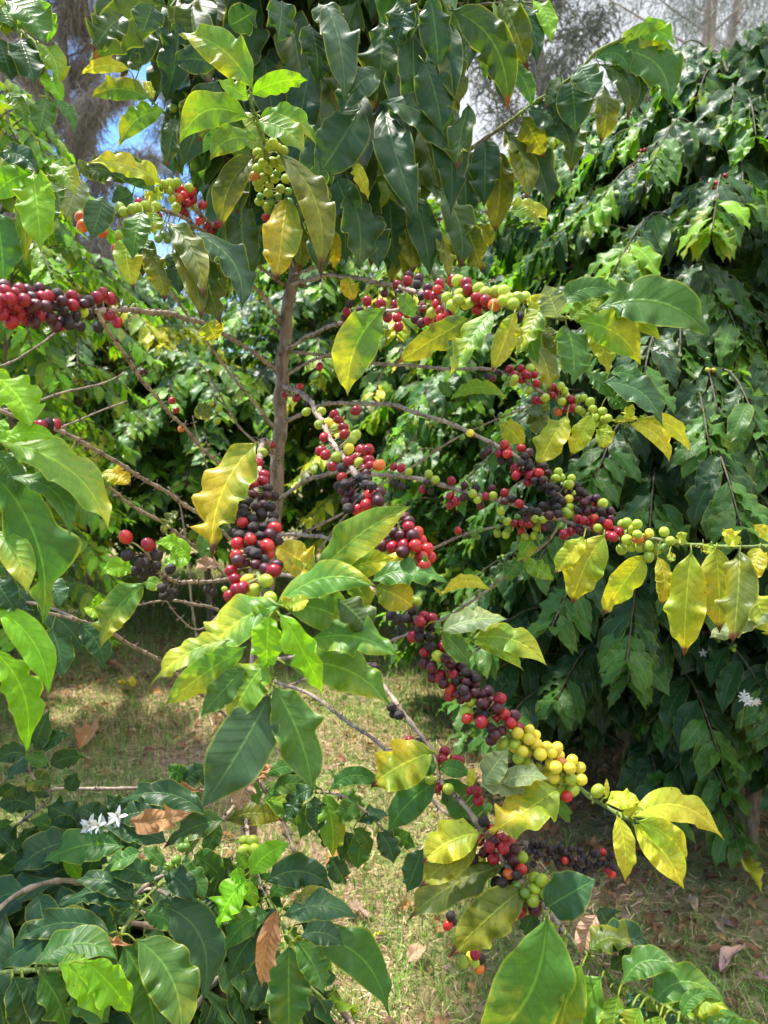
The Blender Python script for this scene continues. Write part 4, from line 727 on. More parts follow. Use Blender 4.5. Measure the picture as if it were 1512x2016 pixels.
for k in range(78):
    h = 1.78+1.25*(k/78)**.9; az = k*2.39996+rg.uniform(-.3, .3)
    c0 = np.array([np.interp(h, p[:, 2], p[:, 0]), np.interp(h, p[:, 2], p[:, 1]), h])
    ln = rg.uniform(.55, .85)*(1.0 if h < 2.5 else max(.35, 1.0-(h-2.5)*.9))
    dr = np.array([math.cos(az), math.sin(az)*.95, 0])
    if dr[1] < -.5: ln *= .72
    pts = [c0, c0+dr*ln*.4+np.array([0, 0, .10]), c0+dr*ln*.75+np.array([0, 0, .08]), c0+dr*ln+np.array([0, 0, -.04])]
    bp_, br_ = catmull(pts, [.0045, .0038, .003, .002], 6)
    keep = [i for i, w in enumerate(bp_) if not (any(inpoly(*proj(w)[:2], pl) for pl in OPEN))]
    if len(keep) < 12: continue
    bp_ = bp_[:keep[-1]+1] if keep[0] == 0 else bp_
    mbb = MB(); branch_tube(mbb, bp_, np.linspace(.0045, .002, len(bp_)), .2, seed=k, scraps=False)
    nb += 1
    mp_.br['u%d' % k] = (bp_, None, None); mp_.mb['u%d' % k] = mbb
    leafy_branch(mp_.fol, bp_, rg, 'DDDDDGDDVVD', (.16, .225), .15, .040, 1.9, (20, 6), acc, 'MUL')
mobj = mp_.finish()

# ---- low shrub in front, growing in from the lower left
lowbase = P(520, 1990, 1.45); lowbase[2] = 0
low = empty('coffee_shrub', lowbase, 'low dark-leaved coffee shrub spreading over the grass at the bottom left', 'coffee shrub', 'coffee shrubs of the plantation')
lp = Plant(low, 2)
mbl = MB(); pt = np.array([lowbase+np.array([0, 0, -.02]), lowbase+np.array([-.02, 0, .25]), lowbase+np.array([-.03, .02, .55]), P(495, 1600, 1.35), P(490, 1560, 1.34)])
pp, rr = catmull(pt, [.016, .014, .011, .008, .004], 8); tube(mbl, pp, rr, (.25, .18, .12, 1), 10); mbl.build('trunk', M_BARK, low)
for k, (pts, r0, r1, g) in BR_LOW.items(): lp.branch(k, pts, r0, r1, g)
lp.add_leaves(LOW); lp.add_berries(BE_LOW)
rg = random.Random(5)
# lower storeys of the same shrub, down to the grass
for k in range(90):
    h = rg.uniform(.12, .8); az = rg.uniform(0, 6.28); ln = rg.uniform(.3, .62)
    c0 = np.array([lowbase[0]-.03-rg.uniform(0, .25), lowbase[1]-rg.uniform(0, .3), h])
    dr = np.array([-abs(math.cos(az))*1.0 if k % 4 else math.cos(az)*.5, math.sin(az)*.55-.25, 0])
    pts = [c0, c0+dr*ln*.4+np.array([0, 0, .1]), c0+dr*ln*.75+np.array([0, 0, .12]), c0+dr*ln+np.array([0, 0, .05])]
    bp_, br_ = catmull(pts, [.004]*4, 6); mbb = MB(); branch_tube(mbb, bp_, np.linspace(.0042, .002, len(bp_)), .3, seed=k, scraps=False)
    def acl(B, T):
        for w in (B, T):
            x, y, d = proj(w)
            if y < 1640+max(0, x-100)*.1 or (x > 700) or d < .9: return False
        return True
    if not all(proj(w)[1] > 1690 for w in bp_): continue
    if not all(acl(w, w) for w in bp_[-4:]): continue
    lp.br['l%d' % k] = (bp_, None, None); lp.mb['l%d' % k] = mbb
    leafy_branch(lp.fol, bp_, rg, 'DDDDGD', (.12, .18), .1, .04, .7, (14, 6), acl, 'ML')
lp.finish()

# ---- the tree at the left edge, reaching into the picture
eb = P(-420, 1000, 1.2); eb[2] = 0
left = empty('coffee_tree', eb, 'coffee tree at the left edge with large glossy bright green wavy leaves reaching in', 'coffee tree')
ep = Plant(left, 3); tx, ty = eb[0], eb[1]
mbl = MB(); pp, rr = catmull([(tx, ty, -.02), (tx+.02, ty, .8), (tx-.01, ty, 1.6), (tx, ty, 2.5)], [.03, .024, .017, .008], 10); tube(mbl, pp, rr, (.25, .18, .12, 1), 12); mbl.build('trunk', M_BARK, left)
for k, (pts, r0, r1, g) in BR_LEFT.items():
    w = [P(*q_) for q_ in pts]; w[0] = np.array([tx, ty, w[0][2]-.03]); ep.branch(k, w, r0, r1, g, world=True)
ep.add_leaves(LEFT)
rg = random.Random(9)
for k in range(30):
    h = .5+k*.07; az = rg.uniform(0, 6.28); ln = rg.uniform(.35, .55)
    dr = np.array([math.cos(az), math.sin(az), 0]); c0 = np.array([tx, ty, h])
    pts = [c0, c0+dr*ln*.4+np.array([0, 0, .1]), c0+dr*ln*.75+np.array([0, 0, .08]), c0+dr*ln+np.array([0, 0, -.02])]
    bp_, br_ = catmull(pts, [.004]*4, 6)
    if max(proj(w)[0] for w in bp_) > -60: continue
    mbb = MB(); branch_tube(mbb, bp_, np.linspace(.0042, .002, len(bp_)), .3, seed=k, scraps=False)
    ep.br['l%d' % k] = (bp_, None, None); ep.mb['l%d' % k] = mbb
    leafy_branch(ep.fol, bp_, rg, 'DMML', (.12, .16), .15, .05, .8, (12, 4), lambda B, T: proj(T)[0] < -10, 'ML')
ep.finish()

# ------------------------------------------------------------------ the rows of coffee shrubs behind
def flower(mb, c, out, rng, size=.015):
    a0 = norm(np.cross(out, np.array([.3, .1, .9]))); b0 = np.cross(out, a0)
    for k in range(5):
        th = k*2*math.pi/5+rng.uniform(-.15, .15); d = norm(a0*math.cos(th)+b0*math.sin(th)+out*rng.uniform(.1, .5))
        T = c+d*size; s_ = norm(np.cross(d, out)); n_ = np.cross(s_, d)
        v, q, uv = leaf_verts(c, T, s_, n_, size*.34, 0, .06, .2, 5, 2, .2, rng)
        mb.add(v, q, (.82, .82, .80, 0), None, uv)
    for k in range(4):
        d = norm(out+a0*rng.uniform(-.4, .4)+b0*rng.uniform(-.4, .4)); tube(mb, np.array([c, c+d*size*.5, c+d*size*.8]), [.0006, .0006, .0009], (.75, .7, .5, 0), 4)

def shrub(label, x, y, h, rad, nb, seed, kinds, tipk, z0=.25, size=(.10, .15), res=(10, 4), droop=.75, up=.12, cher=0, flw=(), spacing=.037, phot=None, accept=None, group='coffee shrubs of the plantation', yel=None):
    rng = random.Random(seed)
    root = empty('coffee_shrub', (x, y, 0), label, 'coffee shrub', group)
    tr = MB(); fo = MB(); bm = MB()
    lean = np.array([rng.uniform(-.1, .1), rng.uniform(-.1, .1), 0])
    st = [np.array([x, y, -.03]), np.array([x, y, h*.35])+lean*.3, np.array([x, y, h*.7])+lean*.7, np.array([x, y, h])+lean]
    pp, rr = catmull(st, [.028, .022, .014, .004], 8); tube(tr, pp, rr, (.22, .16, .11, 1), 9)
    for k in range(nb):
        f = k/nb; hz = z0+(h-z0)*f; az = k*2.39996+rng.uniform(-.4, .4)
        c0 = np.array([np.interp(hz, pp[:, 2], pp[:, 0]), np.interp(hz, pp[:, 2], pp[:, 1]), hz])
        prof = (.75+.25*math.sin(f*3.14))*(1 if f < .6 else 1-(f-.6)/.4*.62)
        ln = rad*prof*rng.uniform(.8, 1.15)
        dr = np.array([math.cos(az), math.sin(az), 0])
        lift = up+f*.22
        pts = [c0, c0+dr*ln*.35+np.array([0, 0, lift*ln*1.3]), c0+dr*ln*.7+np.array([0, 0, lift*ln*1.5]), c0+dr*ln+np.array([0, 0, lift*ln*.8-.06])]
        bp_, br_ = catmull(pts, [.006, .005, .0035, .002], 4); tube(tr, bp_, br_*.8, (.12, .10, .06, 1), 5)
        kk = kinds
        if yel and rng.random() < yel: kk = 'yYUL'
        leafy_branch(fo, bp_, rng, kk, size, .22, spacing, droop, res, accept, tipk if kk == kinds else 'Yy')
        if cher and rng.random() < cher:
            i0 = rng.uniform(.45, .8)
            for j in range(rng.randint(5, 14)):
                i = min(len(bp_)-1, int((i0+rng.uniform(-.1, .1))*len(bp_)))
                c = bp_[i]+np.array([rng.uniform(-1, 1), rng.uniform(-1, 1), rng.uniform(-1, .5)])*.014
                berry(bm, c, .0072, rng.choice('gggGC'), norm(c-bp_[i]), rng, False)
    tr.build('trunk', M_BARK, root); tag(fo.build('foliage', M_LEAF, root), kind='stuff')
    if bm.n: tag(bm.build('small_cherries', M_BERRY, root), kind='stuff')
    for (fx, fy, fd, n) in flw:
        c = P(fx, fy, fd); mb = MB()
        for j in range(n):
            o = norm(np.array([rng.uniform(-1, 1), rng.uniform(-1, -.1), rng.uniform(-.2, 1)])); flower(mb, c+o*.012+np.array([rng.uniform(-1, 1), 0, rng.uniform(-1, 1)])*.012, o, rng)
        tube(mb, np.array([c+np.array([.01, .06, -.1]), c+np.array([0, .03, -.04]), c]), [.003, .0025, .002], (.2, .25, .06, 0), 6)
        mb.build('blossom', M_PETAL, root)
    return root
def gx(px, d): return (px-756)/F*d
# near right, big dark shrubs
def notgap(x0, y0, x1, y1):
    return None
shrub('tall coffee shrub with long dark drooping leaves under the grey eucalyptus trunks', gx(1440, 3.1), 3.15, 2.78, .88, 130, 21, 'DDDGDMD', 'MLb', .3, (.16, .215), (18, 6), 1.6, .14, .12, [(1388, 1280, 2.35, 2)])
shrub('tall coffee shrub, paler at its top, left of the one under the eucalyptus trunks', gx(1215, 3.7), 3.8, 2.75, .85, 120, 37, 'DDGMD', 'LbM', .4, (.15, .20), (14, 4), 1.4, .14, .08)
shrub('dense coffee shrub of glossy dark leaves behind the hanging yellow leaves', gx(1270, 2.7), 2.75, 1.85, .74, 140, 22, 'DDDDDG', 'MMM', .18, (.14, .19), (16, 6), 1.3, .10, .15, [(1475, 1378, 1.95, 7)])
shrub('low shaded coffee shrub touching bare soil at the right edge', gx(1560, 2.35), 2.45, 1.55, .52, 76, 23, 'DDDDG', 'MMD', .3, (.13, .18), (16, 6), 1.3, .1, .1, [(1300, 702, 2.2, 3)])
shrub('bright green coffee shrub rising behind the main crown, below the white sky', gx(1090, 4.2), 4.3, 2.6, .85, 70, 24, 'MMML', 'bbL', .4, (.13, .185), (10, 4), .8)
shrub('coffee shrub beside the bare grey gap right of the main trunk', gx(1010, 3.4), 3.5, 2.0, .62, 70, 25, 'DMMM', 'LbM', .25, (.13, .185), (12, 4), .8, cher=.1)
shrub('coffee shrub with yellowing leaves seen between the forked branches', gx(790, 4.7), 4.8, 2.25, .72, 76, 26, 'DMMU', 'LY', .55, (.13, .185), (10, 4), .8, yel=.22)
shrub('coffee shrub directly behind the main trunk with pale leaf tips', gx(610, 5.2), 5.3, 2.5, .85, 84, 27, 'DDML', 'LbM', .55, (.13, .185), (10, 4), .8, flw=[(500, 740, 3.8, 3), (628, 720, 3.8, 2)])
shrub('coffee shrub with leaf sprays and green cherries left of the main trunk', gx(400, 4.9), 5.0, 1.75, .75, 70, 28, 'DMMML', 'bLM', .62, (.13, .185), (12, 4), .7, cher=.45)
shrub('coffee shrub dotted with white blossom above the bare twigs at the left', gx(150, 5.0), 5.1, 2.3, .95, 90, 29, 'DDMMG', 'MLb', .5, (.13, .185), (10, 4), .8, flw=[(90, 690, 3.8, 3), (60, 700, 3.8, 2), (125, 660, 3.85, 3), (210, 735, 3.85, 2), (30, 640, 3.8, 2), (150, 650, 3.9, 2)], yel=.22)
shrub('bright young coffee shrub with thin hanging leaves at the left edge', gx(10, 3.3), 3.4, 2.75, .6, 84, 30, 'MLL', 'bbL', .5, (.10, .14), (10, 4), 1.0)
shrub('darker coffee shrub low at the left edge beyond the grass', gx(-170, 3.9), 4.0, 1.3, .6, 50, 31, 'DDMG', 'MLb', .15, (.11, .15), (10, 4), .8)
shrub('far coffee shrub in the next row left of the main trunk', gx(290, 5.9), 6.0, 2.4, .95, 80, 32, 'DDMM', 'Lb', .2, (.12, .17), (8, 2), .8, spacing=.055)
shrub('far coffee shrub in the next row behind the yellowing one', gx(900, 5.9), 6.0, 3.1, 1.1, 90, 33, 'DMML', 'Lb', .2, (.12, .17), (8, 2), .8, spacing=.055)
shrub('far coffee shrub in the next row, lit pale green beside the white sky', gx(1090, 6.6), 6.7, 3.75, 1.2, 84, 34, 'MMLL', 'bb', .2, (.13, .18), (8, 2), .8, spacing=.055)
shrub('far coffee shrub in the next row hidden behind the trunk', gx(600, 6.6), 6.7, 2.9, 1.1, 84, 35, 'DDMM', 'Lb', .2, (.12, .17), (8, 2), .8, spacing=.06)
shrub('far coffee shrub in the next row at the left under the blue sky', gx(0, 6.4), 6.5, 2.2, 1.0, 76, 36, 'DDMM', 'LbY', .2, (.12, .17), (8, 2), .8, spacing=.06, yel=.1)
# ------------------------------------------------------------------ tall trees beyond the plantation
def feathery_tree(label, px, d, h, trunk_r, col, tw_col, seed, n_limbs=26, crown=(.25, 1.0), spread=2.2, per=120, tw=(.25, .6), name='casuarina_tree', thin=.006, sway=.1, leafy=False, rise=.5):
    rng = random.Random(seed); x = gx(px, d)
    root = empty(name, (x, d, 0), label, 'tree')
    tr = MB(); cr = MB()
    st = [np.array([x+rng.uniform(-sway, sway)*k, d+rng.uniform(-sway, sway), h*k/5]) for k in range(6)]; st[0] = np.array([x, d, -.1])
    pp, rr = catmull(st, np.linspace(trunk_r, trunk_r*.25, 6), 8); tube(tr, pp, rr, col, 12)
    for k in range(n_limbs):
        f = crown[0]+(crown[1]-crown[0])*k/n_limbs; az = k*2.4+rng.uniform(-.4, .4); hz = h*f
        c0 = np.array([np.interp(hz, pp[:, 2], pp[:, 0]), np.interp(hz, pp[:, 2], pp[:, 1]), hz])
        ln = spread*rng.uniform(.6, 1.2)*(1-.6*max(0, f-.5)/.5); dr = np.array([math.cos(az), math.sin(az), 0])
        lp_ = [c0, c0+dr*ln*.4+np.array([0, 0, ln*rise*.5]), c0+dr*ln*.8+np.array([0, 0, ln*rise]), c0+dr*ln*1.1+np.array([0, 0, ln*rise*1.1])]
        bp_, br_ = catmull(lp_, [trunk_r*.17*(1-f*.5), trunk_r*.12, trunk_r*.07, .007], 5); tube(tr, bp_, br_, col, 6)
        m = per
        idx = np.array([rng.uniform(.2, 1)**.8*(len(bp_)-1) for _ in range(m)]).astype(int)
        c = bp_[idx]+RNG.normal(0, .22, (m, 3))*spread/2.2
        # thin hanging twiglets as narrow two-piece ribbons
        L = RNG.uniform(tw[0], tw[1], m)
        dd = RNG.normal(0, .55, (m, 3)); dd[:, 2] -= .55 if not leafy else .25; dd /= np.linalg.norm(dd, axis=1)[:, None]
        sdv = np.cross(dd, RNG.normal(0, 1, (m, 3))); sdv /= np.linalg.norm(sdv, axis=1)[:, None]
        w = thin*RNG.uniform(.6, 1.5, m)
        a = c; b = c+dd*L[:, None]*.5+RNG.normal(0, .03, (m, 3)); e = b+(dd+np.array([0, 0, -.4]))*L[:, None]*.5
        ww = (sdv*w[:, None])
        V = np.stack([a-ww*.5, a+ww*.5, b-ww, b+ww, e-ww*.3, e+ww*.3], 1).reshape(-1, 3)
        i = np.arange(m)[:, None]*6; q = np.concatenate([i+np.array([[0, 1, 3, 2]]), i+np.array([[2, 3, 5, 4]])])
        cc = np.empty((m, 6, 4)); cc[:] = np.array(tw_col); cc[..., :3] *= RNG.uniform(.6, 1.4, (m, 1, 1)); cr.add(V, q, cc.reshape(-1, 4))
    tr.build('trunk', M_TREEBARK, root); tag(cr.build('crown', M_TWIG, root), kind='stuff')
    return root
GB = (.42, .34, .29, 1); CB = (.22, .18, .15, 1)
feathery_tree('tall grey-brown casuarina with a dense feathery crown beside the patch of blue sky', 165, 13, 12.5, .12, (.26, .23, .2, 1), (.27, .24, .205, 1), 41, 80, (.05, 1), 1.1, 1500, (.08, .24), thin=.005, sway=.12)
feathery_tree('second casuarina, thinner, filling the sky behind the bright leaves at the top left', 40, 17, 14, .14, (.26, .23, .2, 1), (.27, .25, .22, 1), 42, 60, (.05, 1), 1.6, 1100, (.1, .3), thin=.006)
feathery_tree('slender casuarina between the blue patch and the dark crown', 400, 18, 8.5, .12, CB, (.15, .16, .11, 1), 43, 40, (.1, 1), 1.1, 200, (.1, .3), thin=.007)
feathery_tree('spreading dark tree with a forked trunk in front of the white sky', 1112, 13, 10.5, .20, CB, (.12, .13, .10, 1), 44, 40, (.3, 1), 1.5, 520, (.07, .18), thin=.009, leafy=True, rise=.35, sway=.25)
feathery_tree('bare tan eucalyptus trunk, the thicker of the pair at the top right', 1358, 14, 16, .17, GB, (.26, .29, .26, 1), 45, 40, (.3, 1), 2.3, 420, (.1, .3), name='eucalyptus_tree', thin=.007, sway=.06)
feathery_tree('bare tan eucalyptus trunk, the thinner and more leaning of the pair at the top right', 1398, 14.8, 16, .12, GB, (.26, .29, .26, 1), 46, 36, (.32, 1), 2.3, 380, (.1, .3), name='eucalyptus_tree', thin=.007, sway=.22)
feathery_tree('pale wispy eucalyptus at the right edge above the shrubs', 1560, 18, 14, .15, GB, (.26, .29, .26, 1), 47, 36, (.25, 1), 2.6, 420, (.1, .3), name='eucalyptus_tree', thin=.007)
feathery_tree('small rounded olive tree far off in the gap beside the white sky', 950, 16, 4.4, .12, CB, (.17, .17, .06, 1), 48, 36, (.35, 1), .75, 420, (.1, .25), name='distant_tree', thin=.014, leafy=True, rise=.8)
feathery_tree('distant dark tree hidden behind the main crown', 640, 19, 8, .18, CB, (.09, .11, .06, 1), 49, 46, (.1, 1), 1.5, 260, (.15, .35), name='distant_tree', thin=.018, leafy=True)
# undergrowth beyond the rows that reads as one mass
wd = MB()
for k in range(26):
    cx = -9+k*.75+random.uniform(-.3, .3); cy = 9.5+random.uniform(0, 3); hh = random.uniform(2.3, 2.8)+(.6 if cx > -2 else 0)
    m = 800; c = np.stack([RNG.normal(cx, .55, m), RNG.normal(cy, .5, m), RNG.uniform(0, hh, m)**1.0], 1)
    dd = RNG.normal(0, .6, (m, 3)); dd[:, 2] -= .5; dd /= np.linalg.norm(dd, axis=1)[:, None]
    sdv = np.cross(dd, RNG.normal(0, 1, (m, 3))); sdv /= np.linalg.norm(sdv, axis=1)[:, None]
    L = RNG.uniform(.1, .2, m)[:, None]; ww = sdv*.028
    V = np.stack([c-ww*.2, c+ww*.2, c+dd*L*.5-ww, c+dd*L*.5+ww, c+dd*L-ww*.1, c+dd*L+ww*.1], 1).reshape(-1, 3)
    i = np.arange(m)[:, None]*6; q = np.concatenate([i+np.array([[0, 1, 3, 2]]), i+np.array([[2, 3, 5, 4]])])
    cc = np.empty((m, 6, 4)); cc[:] = (.06, .11, .03, 1); cc[..., :3] *= RNG.uniform(.5, 1.9, (m, 1, 1)); wd.add(V, q, cc.reshape(-1, 4))
tag(wd.build('undergrowth', M_TWIG), 'dense dark green undergrowth far behind the coffee rows', 'undergrowth', kind='stuff')

# ------------------------------------------------------------------ ground
def gh(x, y):
    return .018*np.sin(x*2.1+1)*np.cos(y*1.7)+.009*np.sin(x*6.3+y*5.1)
gr = MB()
xs = np.concatenate([[-300, -60, -12], np.linspace(-5, 5, 90), [12, 60, 300]]); ys = np.concatenate([[-60, -8], np.linspace(-1, 9, 90), [16, 60, 400]])
X, Y = np.meshgrid(xs, ys, indexing='ij'); V = np.stack([X, Y, gh(X, Y)], -1).reshape(-1, 3)
ny = len(ys); i = np.arange(len(xs)-1)[:, None]*ny+np.arange(ny-1)[None]; q = np.stack([i, i+ny, i+ny+1, i+1], -1).reshape(-1, 4)
gr.add(V, q, (.2, .15, .1, 1))
m, nt = newmat('dry_ground'); g = G(nt); tc = g.n('ShaderNodeTexCoord'); O = tc.outputs['Object']
a = g.noise(O, 1.3, 4, .6); b = g.noise(O, 22, 5, .7, 1.5); c = g.noise(O, 160, 4, .7)
c1 = g.mix(g.ss(b, .35, .65), (.17, .09, .055, 1), (.50, .32, .20, 1))
c2 = g.mix(g.ss(b, .35, .65), (.11, .19, .03, 1), (.46, .42, .16, 1))
base = g.mix(g.ss(a, .42, .58), c1, c2); base = g.mix(g.m('MULTIPLY', g.ss(c, .5, .7), .5), base, (.34, .27, .17, 1))
bp = g.n('ShaderNodeBump', inp={'Height': g.m('ADD', b, c), 'Strength': .9, 'Distance': .012})
pb = g.n('ShaderNodeBsdfPrincipled', inp={'Base Color': base, 'Roughness': .9, 'Normal': bp.outputs[0]}); o = g.n('ShaderNodeOutputMaterial'); nt.links.new(pb.outputs[0], o.inputs[0])
tag(gr.build('ground', m), kind='structure')

def patch(x, y):   # where the grass is green
    return .5+.35*np.sin(x*2.3+.6+np.sin(y*1.9))*np.cos(y*2.9+1.1)+.25*np.sin(x*5.1+y*3.7)
def blades(n, hgt, wid, lay, cfun, xr=(-3.2, 3.4), yr=(1.15, 7.2), dens=None):
    x = RNG.uniform(*xr, n); y = yr[0]+(yr[1]-yr[0])*RNG.random(n)**1.35
    keep = np.abs(x) < .62*y+.5; x = x[keep]; y = y[keep]
    if dens is not None: k2 = RNG.random(len(x)) < dens(x, y); x = x[k2]; y = y[k2]
    n = len(x); z = gh(x, y); L = RNG.uniform(.5, 1.3, n)*hgt*(1+.08*y); az = RNG.uniform(0, 6.283, n)
    lean = RNG.uniform(lay[0], lay[1], n)
    d = np.stack([np.cos(az)*np.sin(lean), np.sin(az)*np.sin(lean), np.cos(lean)], 1)
    s_ = np.stack([-np.sin(az), np.cos(az), np.zeros(n)], 1)
    az2 = az+RNG.normal(0, .7, n); l2 = np.clip(lean+RNG.uniform(.1, .6, n), 0, 1.75)
    d2 = np.stack([np.cos(az2)*np.sin(l2), np.sin(az2)*np.sin(l2), np.cos(l2)], 1)
    w = wid*RNG.uniform(.6, 1.4, n)*(1+.12*y)
    a = np.stack([x, y, z+RNG.uniform(0, .012, n)*(lay[0] > 1)], 1); b = a+d*L[:, None]*.55; e = b+d2*L[:, None]*.45; e[:, 2] = np.maximum(e[:, 2], z+.002)
    ww = s_*w[:, None]
    V = np.stack([a-ww*.5, a+ww*.5, b-ww*.45, b+ww*.45, e-ww*.08, e+ww*.08], 1).reshape(-1, 3)
    i = np.arange(n)[:, None]*6; q = np.concatenate([i+np.array([[0, 1, 3, 2]]), i+np.array([[2, 3, 5, 4]])])
    cc = np.repeat(cfun(x, y, n)[:, None], 6, 1).reshape(-1, 4); mb = MB(); mb.add(V, q, cc); return mb
def ccol(pal):
    pal = np.array(pal)
    def f(x, y, n):
        c = pal[RNG.integers(0, len(pal), n)].copy(); c[:, :3] *= RNG.uniform(.45, 1.25, (n, 1)); return c
    return f
shade = lambda x, y: np.clip(1.1-np.exp(-((x-1.25)**2/.5+(y-2.6)**2/.5))*2.2-np.exp(-((x+.75)**2/.28+(y-3.1)**2/.16))*.95-np.exp(-((x+1.3)**2/.6+(y-4.4)**2/.35))*.8, .03, 1)
mb = blades(190000, .055, .0022, (.1, .95), ccol([(.17, .42, .035, 1), (.25, .50, .05, 1), (.12, .32, .03, 1), (.34, .40, .07, 1), (.50, .40, .17, 1)]), dens=lambda x, y: np.clip(patch(x, y)+.45, .4, 1)*shade(x, y))
tag(mb.build('grass', M_GRASS), 'short thin green lawn grass growing between dry clippings', 'grass', kind='stuff')
mb = blades(130000, .048, .0024, (1.2, 1.62), ccol([(.82, .60, .36, 1), (.72, .49, .28, 1), (.86, .68, .42, 1), (.44, .26, .15, 1), (.52, .47, .16, 1)]), dens=lambda x, y: np.clip(1.25-patch(x, y), .3, 1))
tag(mb.build('dry_grass', M_GRASS), 'straw-coloured mown grass clippings lying flat on the soil', 'dry grass', kind='stuff')
# leaf litter
li = MB(); rg = random.Random(8)
def lying(mb, x, y, L, kind, rng, az=None, res=(10, 6), w=.42, lift=.012, curl=None):
    az = rng.uniform(0, 6.28) if az is None else az
    d = np.array([math.cos(az), math.sin(az), rng.uniform(-.05, .2)]); z = float(gh(x, y))+lift
    B = np.array([x, y, z]); T = B+d*L; n = norm(np.array([rng.uniform(-.4, .4), rng.uniform(-.4, .4), 1.0])); a = norm(T-B); s_ = norm(np.cross(a, n)); n = np.cross(s_, a)
    if n[2] < 0: n = -n
    v, q, uv = leaf_verts(B, T, s_, n, L*w, rng.uniform(-.1, .1), rng.uniform(.04, .16), 1.2, res[0], res[1], rng.uniform(.5, 1.6), rng, 10, rng.uniform(-1, 1) if curl is None else curl)
    v[:, 2] = np.maximum(v[:, 2], z-lift+.002); c, c2 = kcol(kind, rng, .3); mb.add(v, q, c, c2, uv)
for k in range(3400):
    y = 1.5+5*rg.random()**1.2; x = rg.uniform(-.6, .6)*y*1.1
    heavy = 1.5*math.exp(-((x-1.2)**2/.7+(y-2.6)**2/.8))+1.3*math.exp(-((x+1.2)**2/.7+(y-4.2)**2/.5))+.22
    if rg.random() > heavy: continue
    lying(li, x, y, rg.uniform(.025, .065), rg.choice('XXxxxXZx'), rg, curl=rg.uniform(-2.2, 2.2))
tag(li.build('leaf_litter', M_DRY), 'scattered curled brown dead leaves on the ground', 'leaf litter', kind='stuff')

# ------------------------------------------------------------------ single fallen and caught leaves
def ground_at(px, py):
    r_ = FW+RT*((px-756)/F)+UP*((1008-py)/F); t = -(CAM[2]-.01)/r_[2]; w = CAM+r_*t; return w[0], w[1]
def fallen(px, py, px2, py2, kind, label, w=.4, curl=.6, cat='fallen leaf', res=(22, 8)):
    x, y = ground_at(px, py); x2, y2 = ground_at(px2, py2); L = math.hypot(x2-x, y2-y); mb = MB(); rng = random.Random(int(px))
    lying(mb, x, y, L, kind, rng, math.atan2(y2-y, x2-x), res, w, .02, curl)
    tag(mb.build('fallen_leaf', M_DRY), label, cat, 'fallen leaves lying on the grass')
for a in [(1418,1922,1470,1885,'K','pink curled leaf lying on the grass near the bottom right',.34,.3), (1470,1925,1530,1965,'K','pink narrow leaf half cut off by the right edge of the photo',.34,.2),
          (1465,1700,1500,1772,'Y','yellow curled leaf hanging over shaded soil at the right edge',.4,1.2), (1440,1612,1500,1608,'y','dull yellow-green leaf flat on the shaded soil at the right',.35,.5),
          (1150,1655,1185,1690,'X','rust brown leaf on the soil below the black cherry cluster',.5,.8), (1180,1760,1215,1775,'X','folded red-brown leaf on the grass below the black cherry cluster',.5,1.0),
          (1350,1770,1372,1800,'Z','small pinkish tan leaf in the grass under the yellow leaves',.5,.6), (1425,1510,1470,1495,'X','orange-brown leaf in the shade under the dark shrub',.5,.9),
          (670,1785,728,1808,'Z','long pale tan leaf lying on the clippings right of the low shrub',.3,.3), (700,1680,640,1700,'X','reddish brown leaf behind the low shrub on the grass',.5,.9),
          (240,1345,262,1362,'O','orange leaf on the mown grass at the left',.5,.6), (155,1480,180,1440,'X','dark brown curled leaf on the sunlit clippings',.5,1.1),
          (730,1840,765,1835,'Y','yellow fallen leaf near the stem at the bottom centre',.45,.7), (205,1310,240,1322,'X','rust leaf among the litter left of the tree',.5,.8),
          (60,1370,95,1385,'X','brown leaf beside the left edge foliage on the grass',.5,.8), (800,1885,840,1860,'Z','crumpled tan leaf between the two branches at the bottom',.6,1.3)]:
    fallen(*a)
def caught(reg, bx, by, tx, ty, w, d, kind, label, curl=1.4, dz=-.01, bend=.05, fold=1.2):
    B2 = cv(reg, bx, by); T2 = cv(reg, tx, ty); B = P(*B2, d); T = P(*T2, d+dz); view = norm(CAM-B); a = norm(T-B); s_ = norm(np.cross(a, view)); n = norm(np.cross(s_, a)); n = n if n@view > 0 else -n
    rng = random.Random(int(bx+by)); mb = MB(); width = w/OFF[reg][2]*d/F*1.5
    v, q, uv = leaf_verts(B, T, s_, n, width, bend, .05, 2.6, 40, 16, fold, rng, 10, curl, 1.2); c, c2 = kcol(kind, rng, .1); mb.add(v, q, c, c2, uv)
    tag(mb.build('dried_leaf', M_DRY), label, 'dried leaf', 'dried leaves caught on the branches')
caught('5', 500, 560, 755, 525, 62, 1.0, 'X', 'crinkled chestnut-brown dead leaf resting on the shrub beside the white flower', .5, fold=.5)
caught('5', 1088, 900, 1022, 1208, 58, .89, 'X', 'long rolled tan-orange dead leaf hanging from the low shrub', .9)
caught('5', 628, 412, 790, 440, 34, 1.2, 'X', 'rolled orange-brown dead leaf lying along the bare grey twig', .8)
caught('5', 985, 365, 930, 520, 60, 1.22, 'Z', 'flat greyish tan dead leaf behind the large drooping green leaf', .2, fold=.3)
caught('5', 1008, 375, 1070, 345, 46, 1.24, 'X', 'small dark brown curled leaf scrap above the low shrub', 1.5)
caught('5', 300, 990, 520, 1045, 30, .93, 'X', 'thin torn brown leaf strip draped on the joint of the green stem', .6)
caught('6', 842, 925, 775, 1090, 60, .9, 'Z', 'pale orange dead leaf standing on the branch at the bottom right', .6, fold=.6)
caught('3', 770, 885, 870, 905, 40, 1.5, 'Z', 'shrivelled tan leaf behind the thin twigs left of the trunk', .9)

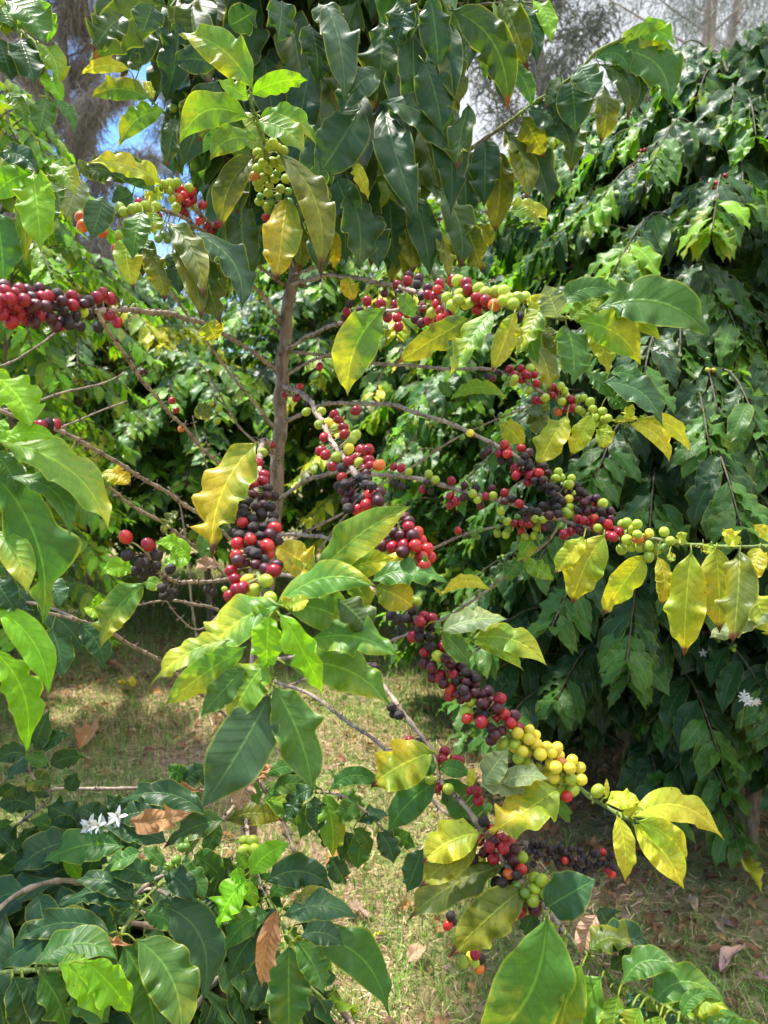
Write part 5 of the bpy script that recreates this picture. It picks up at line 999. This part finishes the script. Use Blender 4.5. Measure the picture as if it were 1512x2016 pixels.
# white flower head on the low shrub
mb = MB(); rg = random.Random(4)
for k in range(11):
    px, py = cv('5', rg.uniform(350, 465), 0); py = 1336+(595-(px*Z-350)*.28+rg.uniform(-22, 22))/Z
    flower(mb, P(px, py, 1.1+rg.uniform(-.01, .01)), norm(np.array([rg.uniform(-.6, .6), -.8, rg.uniform(0, 1)])), rg, .017)
tube(mb, np.array([P(215, 1640, 1.12), P(200, 1628, 1.11), P(190, 1625, 1.1)]), [.002, .002, .002], (.2, .25, .06, 0), 6)
mb.build('blossom', M_PETAL, low)

# ------------------------------------------------------------------ light
SUN_EL, SUN_AZ = R(68), R(300)       # azimuth clockwise from +Y
w = bpy.data.worlds.new('World'); scene.world = w; w.use_nodes = True; nt = w.node_tree; nt.nodes.clear(); g = G(nt)
sky = g.n('ShaderNodeTexSky', sky_type='NISHITA'); sky.sun_disc = False; sky.sun_elevation = SUN_EL; sky.sun_rotation = SUN_AZ; sky.air_density = 1.0; sky.ozone_density = 2
tc = g.n('ShaderNodeTexCoord'); sx = g.n('ShaderNodeSeparateXYZ', inp={0: tc.outputs['Generated']})
mp = g.n('ShaderNodeMapping', inp={'Vector': tc.outputs['Generated'], 'Scale': (1, 1, 1.8)})
n1 = g.noise(mp.outputs[0], 2.6, 6, .6, .6)
cf = g.ss(g.m('ADD', g.m('ADD', n1, g.m('MULTIPLY', g.ss(sx.outputs[0], -.22, .02), .34)), 0), .50, .70)
zz = g.m('MULTIPLY_ADD', g.ss(sx.outputs[2], .35, .8), .85, .60)
cloud = g.mix(g.noise(mp.outputs[0], 5, 4), (4.2, 4.5, 5.1, 1), (6.2, 6.4, 6.8, 1))
cs = g.n('ShaderNodeVectorMath', operation='SCALE', inp={0: cloud}); nt.links.new(zz, cs.inputs['Scale']); cloud = cs.outputs[0]
skc = g.mix(1.0, sky.outputs[0], (.55, .82, 1.12, 1), 'MULTIPLY')
col = g.mix(cf, skc, cloud)
bg = g.n('ShaderNodeBackground', inp={'Color': col, 'Strength': .125}); o = g.n('ShaderNodeOutputWorld'); nt.links.new(bg.outputs[0], o.inputs[0])
sd = bpy.data.lights.new('sun', 'SUN'); sd.energy = 3.7; sd.angle = R(3.0); sd.color = (1.0, .95, .87)
so = bpy.data.objects.new('sun', sd); COL.objects.link(so)
from mathutils import Vector
dv = Vector((math.sin(SUN_AZ)*math.cos(SUN_EL), math.cos(SUN_AZ)*math.cos(SUN_EL), math.sin(SUN_EL)))
so.rotation_euler = dv.to_track_quat('Z', 'Y').to_euler(); so.location = (0, 0, 6)
vs = scene.view_settings; scene.display_settings.display_device = 'sRGB'; vs.view_transform = 'Standard'; vs.look = 'None'; vs.gamma = 1; vs.use_curve_mapping = False
vs.exposure = 1.27
scene.cycles.max_bounces = 6; scene.cycles.diffuse_bounces = 3; scene.cycles.transmission_bounces = 4; scene.cycles.glossy_bounces = 2; scene.cycles.transparent_max_bounces = 4
scene.cycles.sample_clamp_indirect = 6
